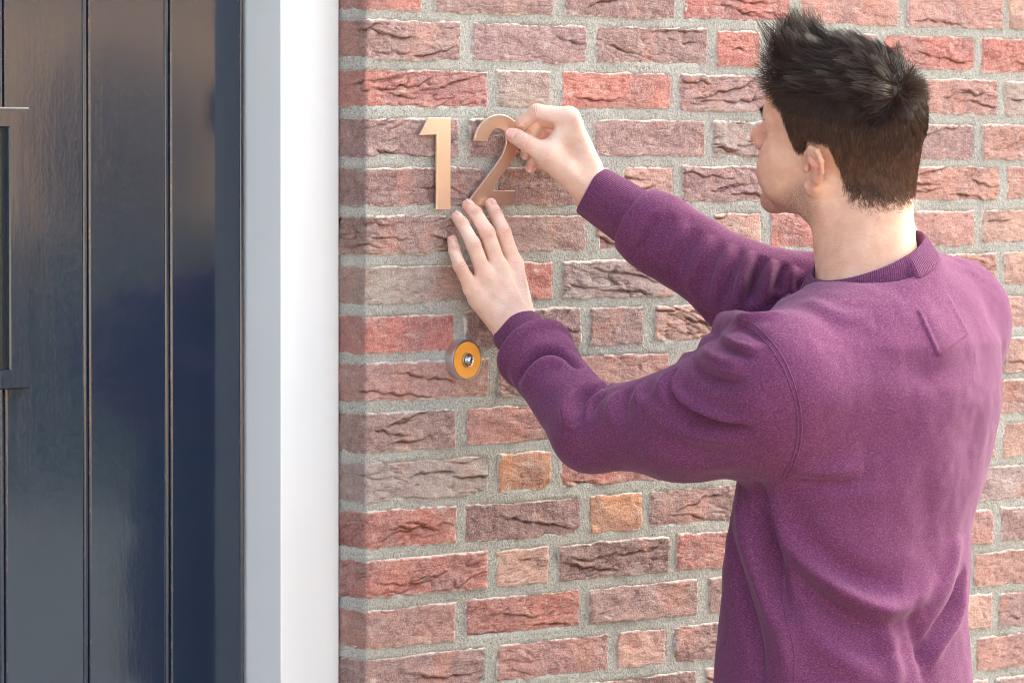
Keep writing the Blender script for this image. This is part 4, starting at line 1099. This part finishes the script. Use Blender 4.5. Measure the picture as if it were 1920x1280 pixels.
# collar
def collar():
    seg = 140; vs = []; fs = []; ru = []
    for i in range(seg):
        q = 2 * math.pi * i / seg; c, s = math.cos(q), math.sin(q)
        top = CC + SH * (0.0790 * c) + FA * (0.0730 * s) + UZ * (0.032 * c - 0.006 * s + 0.001)
        outw = unit(SH * c + FA * s)
        low = top + outw * 0.0165 - UZ * 0.0320
        h = BV1.find_nearest(Vector(low)); lowp = np.array(h[0]) + np.array(h[1]) * 0.0022; lowi = np.array(h[0]) - np.array(h[1]) * 0.004
        if np.linalg.norm(lowp - low) > 0.012: lowp = low + unit(lowp - low) * 0.012
        midp = lerp(top, lowp, 0.5) + outw * 0.0022
        row = [top - UZ * 0.018 - outw * 0.004, top - outw * 0.0022 - UZ * 0.002, top - outw * 0.0006 + UZ * 0.0008, top + outw * 0.0016, lerp(top, midp, 0.5) + outw * 0.002, midp, lerp(midp, lowp, 0.6) + outw * 0.0010, lowp, lowi]
        m = len(row)
        vs += [tuple(r) for r in row]; ru += [q * 0.083] * m
    for i in range(seg):
        j = (i + 1) % seg
        for k in range(m - 1): fs.append((i * m + k, i * m + k + 1, j * m + k + 1, j * m + k))
    o = mesh_obj('collar', vs, fs, M['rib'], sweat, True); orient(o.data); float_attr(o, 'ribu', ru)
    V = np.array(vs).reshape(seg, m, 3)
    ring = np.concatenate([V[:, 7], V[:1, 7]]); tube('seam', ring + np.array([0, 0, -0.0008]), 0.0013, M['knit'], sweat)
collar()
# hem, below the picture

# ------------------------------------------------------------------ hair
rng = np.random.default_rng(11)
def smooth01(x, a, b): t = np.clip((x - a) / (b - a), 0, 1); return t * t * (3 - 2 * t)
_f = np.array([-0.125, -0.080, -0.050, -0.036, -0.029, -0.023, -0.017, 0.010, 0.0130, 0.0160, 0.0260, 0.0340, 0.0410, 0.052, 0.066, 0.080, 0.096, 0.12])
_h = np.array([-0.045, -0.048, -0.041, -0.027, -0.004, 0.022, 0.033, 0.034, 0.024, 0.012, 0.007, 0.016, 0.036, 0.055, 0.070, 0.086, 0.094, 0.10])
def hairline(q): return np.interp(q[:, 0], _f, _h)
bco = vert_co(body); bno = vert_normals(body)
hq = to_head(bco); hn = (bno @ HM.T).astype(np.float32)
cran = ellipsoid(hq, (-0.008, 0, 0.053), (0.101, 0.076, 0.084))
ishead = (hq[:, 2] > -0.09) & (vlen(hq - np.float32((0, 0, 0.03))) < 0.16)
notear = ~((np.abs(hq[:, 1]) > 0.0755) & (hq[:, 2] < 0.036) & (hq[:, 0] > -0.03) & (hq[:, 0] < 0.016))
above = hq[:, 2] - hairline(hq) + vnoise3(hq * 160.0, 4) * 0.0035 + vnoise3(hq * 420.0, 9) * 0.003
mask = ishead & notear & (above > 0)
float_attr(body, 'scalp', np.where(ishead & notear, smooth01(above, 0.003, 0.020) * np.where(hq[:, 0] < -0.028, smooth01(above, 0.010, 0.034), 1.0), 0.0))
# sample roots on faces of the scalp
tri = []
for p in body.data.polygons:
    v = p.vertices
    if mask[v[0]] and mask[v[1]] and mask[v[2]]:
        tri.append((v[0], v[1], v[2]))
        if len(v) == 4: tri.append((v[0], v[2], v[3]))
tri = np.array(tri)
def sample(n):
    a, b, c = hq[tri[:, 0]], hq[tri[:, 1]], hq[tri[:, 2]]
    ar = vlen(np.cross(b - a, c - a)); cdf = np.cumsum(ar) / ar.sum()
    k = np.searchsorted(cdf, rng.random(n)); u = rng.random(n); v = rng.random(n); m = u + v > 1; u[m] = 1 - u[m]; v[m] = 1 - v[m]
    P = a[k] + (b[k] - a[k]) * u[:, None] + (c[k] - a[k]) * v[:, None]
    N = hn[tri[k, 0]]; return P.astype(np.float64), N.astype(np.float64)
def norml(a): return a / (np.linalg.norm(a, axis=1, keepdims=True) + 1e-12)
EF, EL_, EU = np.eye(3)
def grow(P, N, nseg):
    """bend each strand according to where it grows"""
    f, l, u = P[:, 0], P[:, 1], P[:, 2]
    crown = np.array([-0.072, 0.010, 0.118])
    topness = smooth01(u, 0.076, 0.104) * smooth01(f, -0.105, -0.07)
    side = 1 - topness
    front = smooth01(f, 0.00, 0.075)
    n = len(P)
    # direction away from the crown whorl, along the scalp
    away = P - crown; away -= N * (away * N).sum(1, keepdims=True); away = norml(away)
    swirl = np.cross(N, away)
    fwd_t = EF - N * (N @ EF)[:, None]; fwd_t = norml(fwd_t)
    dtop = norml((0.34 + 0.25 * front)[:, None] * N + 0.35 * away + (0.75 - 0.62 * front)[:, None] * fwd_t + 0.22 * swirl + EU * (0.10 + 0.95 * front ** 1.5)[:, None])
    down = -EU - 0.45 * EF; down = down - N * (N @ down)[:, None]; down = norml(down)
    flow = norml(away * 0.7 + down * 0.9 + 0.12 * swirl)
    dside = norml(flow + 0.42 * N)
    d = norml(dtop * topness[:, None] + dside * side[:, None])
    ln = topness * (0.040 + 0.029 * front) + side * (0.0085 + 0.0105 * smooth01(u, -0.04, 0.08)) * (0.55 + 0.45 * smooth01(u - np.interp(f, _f, _h), 0.0, 0.022))
    ln = ln * rng.uniform(0.62, 1.16, n)
    stray = rng.random(n) < 0.03
    d = norml(d + rng.normal(0, 1, (n, 3)) * (0.10 + 0.22 * topness + 0.4 * stray)[:, None])
    pts = [P - N * 0.001]
    for i in range(nseg):
        t = (i + 1) / nseg
        bend = (EU * (0.45 * front)[:, None] - EF * (0.10 * front)[:, None]) * topness[:, None] + (down * 0.35 - N * 0.22) * side[:, None] + (EF * 0.15 * (1 - front)[:, None] - EU * 0.10 * (1 - front)[:, None]) * topness[:, None]
        d = norml(d + bend / nseg * 1.3)
        pts.append(pts[-1] + d * (ln / nseg)[:, None])
    return np.stack(pts, 1), topness, ln
def clump(S, top, roots, ng, amount):
    gi = rng.choice(np.nonzero(top > 0.4)[0], ng, replace=False)
    G = roots[gi]; out = S.copy(); gid = np.zeros(len(S), int)
    idx = np.nonzero(top > 0.0)[0]
    for s in range(0, len(idx), 2000):
        k = idx[s:s + 2000]; dist = ((roots[k][:, None, :] - G[None]) ** 2).sum(2); j = gi[dist.argmin(1)]
        t = np.linspace(0, 1, S.shape[1])[None, :, None] ** 1.3
        target = S[j] + (S[k][:, :1] - S[j][:, :1]) * (1 - t)
        a = amount * t * top[k][:, None, None] * rng.uniform(0.6, 1.05, (len(k), 1, 1))
        out[k] = S[k] * (1 - a) + target * a; gid[k] = j
    return out, gid
def strands_mesh(S, r0, taper=0.15):
    n, m, _ = S.shape
    T = np.empty_like(S); T[:, 1:-1] = S[:, 2:] - S[:, :-2]; T[:, 0] = S[:, 1] - S[:, 0]; T[:, -1] = S[:, -1] - S[:, -2]
    T /= np.linalg.norm(T, axis=2, keepdims=True) + 1e-12
    ref = np.where(np.abs(T[..., 2:3]) > 0.9, np.array([1.0, 0, 0]), np.array([0, 0, 1.0]))
    A = np.cross(T, ref); A /= np.linalg.norm(A, axis=2, keepdims=True) + 1e-12; B = np.cross(T, A)
    rr = r0[:, None] * (1 - (1 - taper) * np.linspace(0, 1, m)[None] ** 1.6)
    V = np.stack([S + rr[..., None] * (A * math.cos(q) + B * math.sin(q)) for q in (0, 2.094, 4.189)], 2)      # n,m,3,3
    ids = np.arange(n * m * 3).reshape(n, m, 3)
    F = []
    for k in range(3):
        k2 = (k + 1) % 3
        F.append(np.stack([ids[:, :-1, k], ids[:, :-1, k2], ids[:, 1:, k2], ids[:, 1:, k]], -1).reshape(-1, 4))
    return V.reshape(-1, 3), np.concatenate(F)
def fast_mesh(name, V, F, mat):
    me = bpy.data.meshes.new(name); me.vertices.add(len(V)); me.vertices.foreach_set('co', V.astype(np.float32).ravel())
    me.loops.add(F.size); me.loops.foreach_set('vertex_index', F.astype(np.int32).ravel())
    me.polygons.add(len(F)); me.polygons.foreach_set('loop_start', (np.arange(len(F)) * F.shape[1]).astype(np.int32))
    me.update(calc_edges=True); me.validate(); me.shade_smooth(); me.materials.append(mat)
    o = bpy.data.objects.new(name, me); COL.objects.link(o); return o
def hair_material():
    m = NT('dark_brown_hair')
    tone = m.attr('tone'); tip = m.attr('along')
    col = m.ramp(tone, [(0.0, (0.025, 0.0135, 0.0112)), (0.5, (0.080, 0.041, 0.029)), (1.0, (0.25, 0.135, 0.085))])
    return m.out(col, 0.42, None, Specular_IOR_Level=0.38)
M['hair'] = hair_material()
def lay_on_head(S, idx):
    # keep short hair lying on the skin instead of growing into it
    W_ = HO + (S[idx] * HS) @ HM; m = S.shape[1]
    for k in range(1, m):
        lift = 0.0006 + 0.0022 * k / (m - 1)
        for q in range(len(W_)):
            h = HBV.find_nearest(Vector(W_[q, k])); p0 = np.array(h[0]); n0 = np.array(h[1])
            hgt = (W_[q, k] - p0) @ n0
            if hgt < lift: W_[q, k] = p0 + n0 * lift
    S[idx] = ((W_ - HO) @ HM.T) / HS
    return S
_keep = [tuple(p.vertices) for p in body.data.polygons if ishead[p.vertices[0]]]
HBV = BVHTree.FromPolygons([v.co.copy() for v in body.data.vertices], _keep)
def make_hair(name, count, nseg, keep, r, clumps, amt, flat=False):
    P, N = sample(count)
    S, top, ln = grow(P, N, nseg)
    sel = keep(top, P); S, top, P, ln = S[sel], top[sel], P[sel], ln[sel]
    S, gid = clump(S, np.ones(len(S)) if flat else top, P, clumps, amt)
    if flat: S = lay_on_head(S, np.nonzero(P[:, 2] < 0.055)[0])
    W_ = HO + (S * HS) @ HM
    V, F = strands_mesh(W_, rng.uniform(0.75, 1.15, len(S)) * r * (0.62 + 0.38 * smooth01(P[:, 2] - np.interp(P[:, 0], _f, _h), 0.0, 0.03)))
    o = fast_mesh(name, V, F, M['hair'])
    low = 1 - smooth01(P[:, 2], -0.03, 0.075)
    back = smooth01(-P[:, 0], -0.02, 0.08)
    tone = np.clip(0.42 * (1 - top) + 0.26 * low * (0.4 + back) + rng.normal(0.12, 0.09, len(P)) + np.clip(rng.normal(0.0, 0.08, len(P)), -0.14, 0.14)[gid] + 0.03 * top, 0, 1)
    float_attr(o, 'tone', np.repeat(tone, S.shape[1] * 3))
    return o
hair_side = make_hair('hair', 66000, 3, lambda t, P: (t < 0.6) & (rng.random(len(P)) < 0.10 + 0.90 * smooth01(P[:, 2] - np.interp(P[:, 0], _f, _h), 0.002, np.where(P[:, 0] < -0.028, 0.030, 0.016))), 0.00040, 1500, 0.45, True)
hair_top = make_hair('hair', 22000, 6, lambda t, P: (t >= 0.30), 0.00044, 240, 0.90)
for o in (hair_side, hair_top): link_person(o, body); 
# eyebrows
bp = []
for s in (-1, 1):
    for i in range(160):
        t = rng.random(); base = np.array([0.1035 - 0.020 * t ** 2, s * (0.012 + 0.036 * t), 0.0345 + 0.006 * math.sin(t * 2.4)]) + rng.normal(0, 0.0012, 3)
        d = np.array([-0.25, s * 0.9, 0.5 - 0.6 * t]); d /= np.linalg.norm(d)
        bp.append(np.stack([base + d * 0.009 * k / 2 + np.array([0.001, 0, 0]) * k for k in range(3)]))
bp = HO + (np.array(bp) * HS) @ HM
V, F = strands_mesh(bp, np.full(len(bp), 0.0004)); brow = fast_mesh('eyebrow', V, F, M['hair']); float_attr(brow, 'tone', np.full(len(V), 0.15)); link_person(brow, body)

# ------------------------------------------------------------------ trousers and shoes, below the picture
M['denim'] = plain('dark_denim', srgb(48, 58, 84), 0.9, 0.2, 300.0, 0.0006)
M['shoe'] = plain('black_leather', (0.02, 0.02, 0.022, 1), 0.4, 0.1, 30.0)
hip = np.array([T_X[0], T_Y[0], 0.90])
def leg_pts(s): return [hip + SH * s * 0.09 - UZ * 0.02, hip + SH * s * 0.105 + FA * 0.03 - UZ * 0.42, hip + SH * s * 0.115 - FA * 0.02 - UZ * 0.83]
def trouser_sdf(p):
    d = ellipsoid(p, hip - UZ * 0.02, (0.17, 0.13, 0.16))
    for s in (-1, 1):
        a, b, c = leg_pts(s); l = capsule(p, a, b, 0.094, 0.068); l = smin(l, capsule(p, b, c, 0.066, 0.056), 0.03); d = smin(d, l, 0.03)
    return np.maximum(d, 0.055 - p[:, 2])
tv, tf = mesh_sdf(trouser_sdf, hip - np.array([0.3, 0.3, 0.9]), hip + np.array([0.3, 0.3, 0.2]), 0.010, 2.0)
tr = mesh_obj('trousers', tv, tf, M['denim'], None, True); orient(tr.data); link_person(tr)
for s in (-1, 1):
    c = leg_pts(s)[2]; c = np.array([c[0], c[1], 0.0])
    def shoe(p):
        d = capsule(p, c - FA * 0.05 + UZ * 0.05, c + FA * 0.14 + UZ * 0.038, 0.046, 0.036); d = smin(d, capsule(p, c + UZ * 0.05, c + UZ * 0.10, 0.045, 0.042), 0.03)
        return smax(d, 0.003 - p[:, 2], 0.006)
    v, f = mesh_sdf(shoe, c - np.array([0.25, 0.25, 0.02]), c + np.array([0.25, 0.25, 0.18]), 0.006); o = mesh_obj('shoe', v, f, M['shoe'], None, True); orient(o.data); link_person(o)

# ------------------------------------------------------------------ across the street (seen mirrored in the paint and the metal), plus an added house for bounce light
M['tan'] = plain('tan_brick', srgb(224, 180, 136), 0.9, 0.15, 12.0, 0.003)
M['leaf'] = plain('hedge_leaf', (0.035, 0.06, 0.02, 1), 0.6, 0.3, 3.0)
opp = empty('opposite_house', (12.0, -15.0, 0)); tag(opp, 'tan brick house across the street facing the door', 'house')
def obox(name, lo, hi, mat, b=0.0):
    o = box(name, lo, hi, mat, opp, b); return o
obox('wall', (-14, -8, 0), (16, 0, 2.9), M['tan'])
for cx in (-12.5, -8.2, -3.6, 1.2, 5.5, 10.5):
    w_ = obox('window', (cx - 0.8, -0.02, 0.95), (cx + 0.8, 0.03, 2.35), M['white']); g = box('pane', (cx - 0.72, 0.031, 1.03), (cx + 0.72, 0.04, 2.27), M['pane'], w_)
mesh_obj('roof', [(-14.3, 0.15, 2.9), (16.3, 0.15, 2.9), (16.3, -4, 5.6), (-14.3, -4, 5.6), (-14.3, -8.2, 2.9), (16.3, -8.2, 2.9)], [(0, 3, 2, 1), (3, 4, 5, 2), (1, 2, 5), (0, 4, 3), (0, 1, 5, 4)], M['roof'], opp)

def leaf_mass(name, lo, hi, n, mat, parent, seed, ball=False):
    r = np.random.default_rng(seed); lo = np.array(lo); hi = np.array(hi)
    if ball:
        d = r.normal(0, 1, (n, 3)); d /= np.linalg.norm(d, axis=1, keepdims=True); c = (lo + hi) / 2 + d * (hi - lo) / 2 * r.uniform(0.75, 1.05, (n, 1))
    else:
        c = lo + r.random((n, 3)) * (hi - lo); ax = r.integers(0, 5, n)
        for k in range(n):
            a = ax[k]
            if a == 0: c[k, 1] = hi[1]
            elif a == 1: c[k, 1] = lo[1]
            elif a == 2: c[k, 2] = hi[2]
            elif a == 3: c[k, 0] = lo[0]
            else: c[k, 0] = hi[0]
        c += r.normal(0, 0.04, (n, 3))
    a = r.normal(0, 1, (n, 3)); a /= np.linalg.norm(a, axis=1, keepdims=True); b = np.cross(a, r.normal(0, 1, (n, 3))); b /= np.linalg.norm(b, axis=1, keepdims=True)
    s = r.uniform(0.03, 0.06, (n, 1))
    V = np.stack([c - a * s, c + b * s * 0.6, c + a * s, c - b * s * 0.6], 1).reshape(-1, 3); F = np.arange(4 * n).reshape(-1, 4)
    o = fast_mesh(name, V, F, mat); o.parent = parent; o.matrix_parent_inverse = Matrix.Translation(-Vector(parent.location)); return o
hedge = empty('hedge', (9.0, -11.6, 0)); tag(hedge, 'clipped green hedge along the far side of the road', 'hedge')
leaf_mass('foliage', (7.95, -12.0, 0.0), (14.0, -11.3, 1.22), 9000, M['leaf'], hedge, 3)
o = box('core', (8.0, -11.95, 0.0), (13.95, -11.35, 1.18), M['leaf'], None); o.parent = hedge; o.matrix_parent_inverse = Matrix.Translation(-Vector(hedge.location))
tree = empty('ball_tree', (8.75, -11.65, 0)); tag(tree, 'small ball shaped tree rising out of the hedge', 'tree')
leaf_mass('crown', (8.35, -12.05, 1.22), (9.15, -11.25, 2.15), 2500, M['leaf'], tree, 5, True)
o = box('trunk', (8.71, -11.69, 0), (8.79, -11.61, 1.6), M['roof'], None); o.parent = tree; o.matrix_parent_inverse = Matrix.Translation(-Vector(tree.location))
bm = bmesh.new(); bmesh.ops.create_icosphere(bm, subdivisions=3, radius=0.36, matrix=Matrix.Translation((8.75, -11.65, 1.69))); o = bm_obj('crown_core', bm, M['leaf']); o.parent = tree; o.matrix_parent_inverse = Matrix.Translation(-Vector(tree.location))

M['cream'] = plain('cream_render', srgb(232, 222, 206), 0.9, 0.06, 3.0)
fill_house = empty('opposite_house', (-22.0, -13.5, 0)); tag(fill_house, 'cream rendered house added out of view to bounce light onto the door frame', 'house')  # unseen house, added to brighten the left face of the door jamb
box('wall', (-20, -8, 0), (14, 0, 2.9), M['cream'], fill_house)
for cx in (-16, -11, -6, -1, 4, 9): 
    w_ = box('window', (cx - 0.8, -0.02, 0.95), (cx + 0.8, 0.03, 2.35), M['white'], fill_house); box('pane', (cx - 0.72, 0.031, 1.03), (cx + 0.72, 0.04, 2.27), M['pane'], w_)
mesh_obj('roof', [(-20.3, 0.15, 2.9), (14.3, 0.15, 2.9), (14.3, -4, 5.6), (-20.3, -4, 5.6), (-20.3, -8.2, 2.9), (14.3, -8.2, 2.9)], [(0, 3, 2, 1), (3, 4, 5, 2), (1, 2, 5), (0, 4, 3), (0, 1, 5, 4)], M['roof'], fill_house)
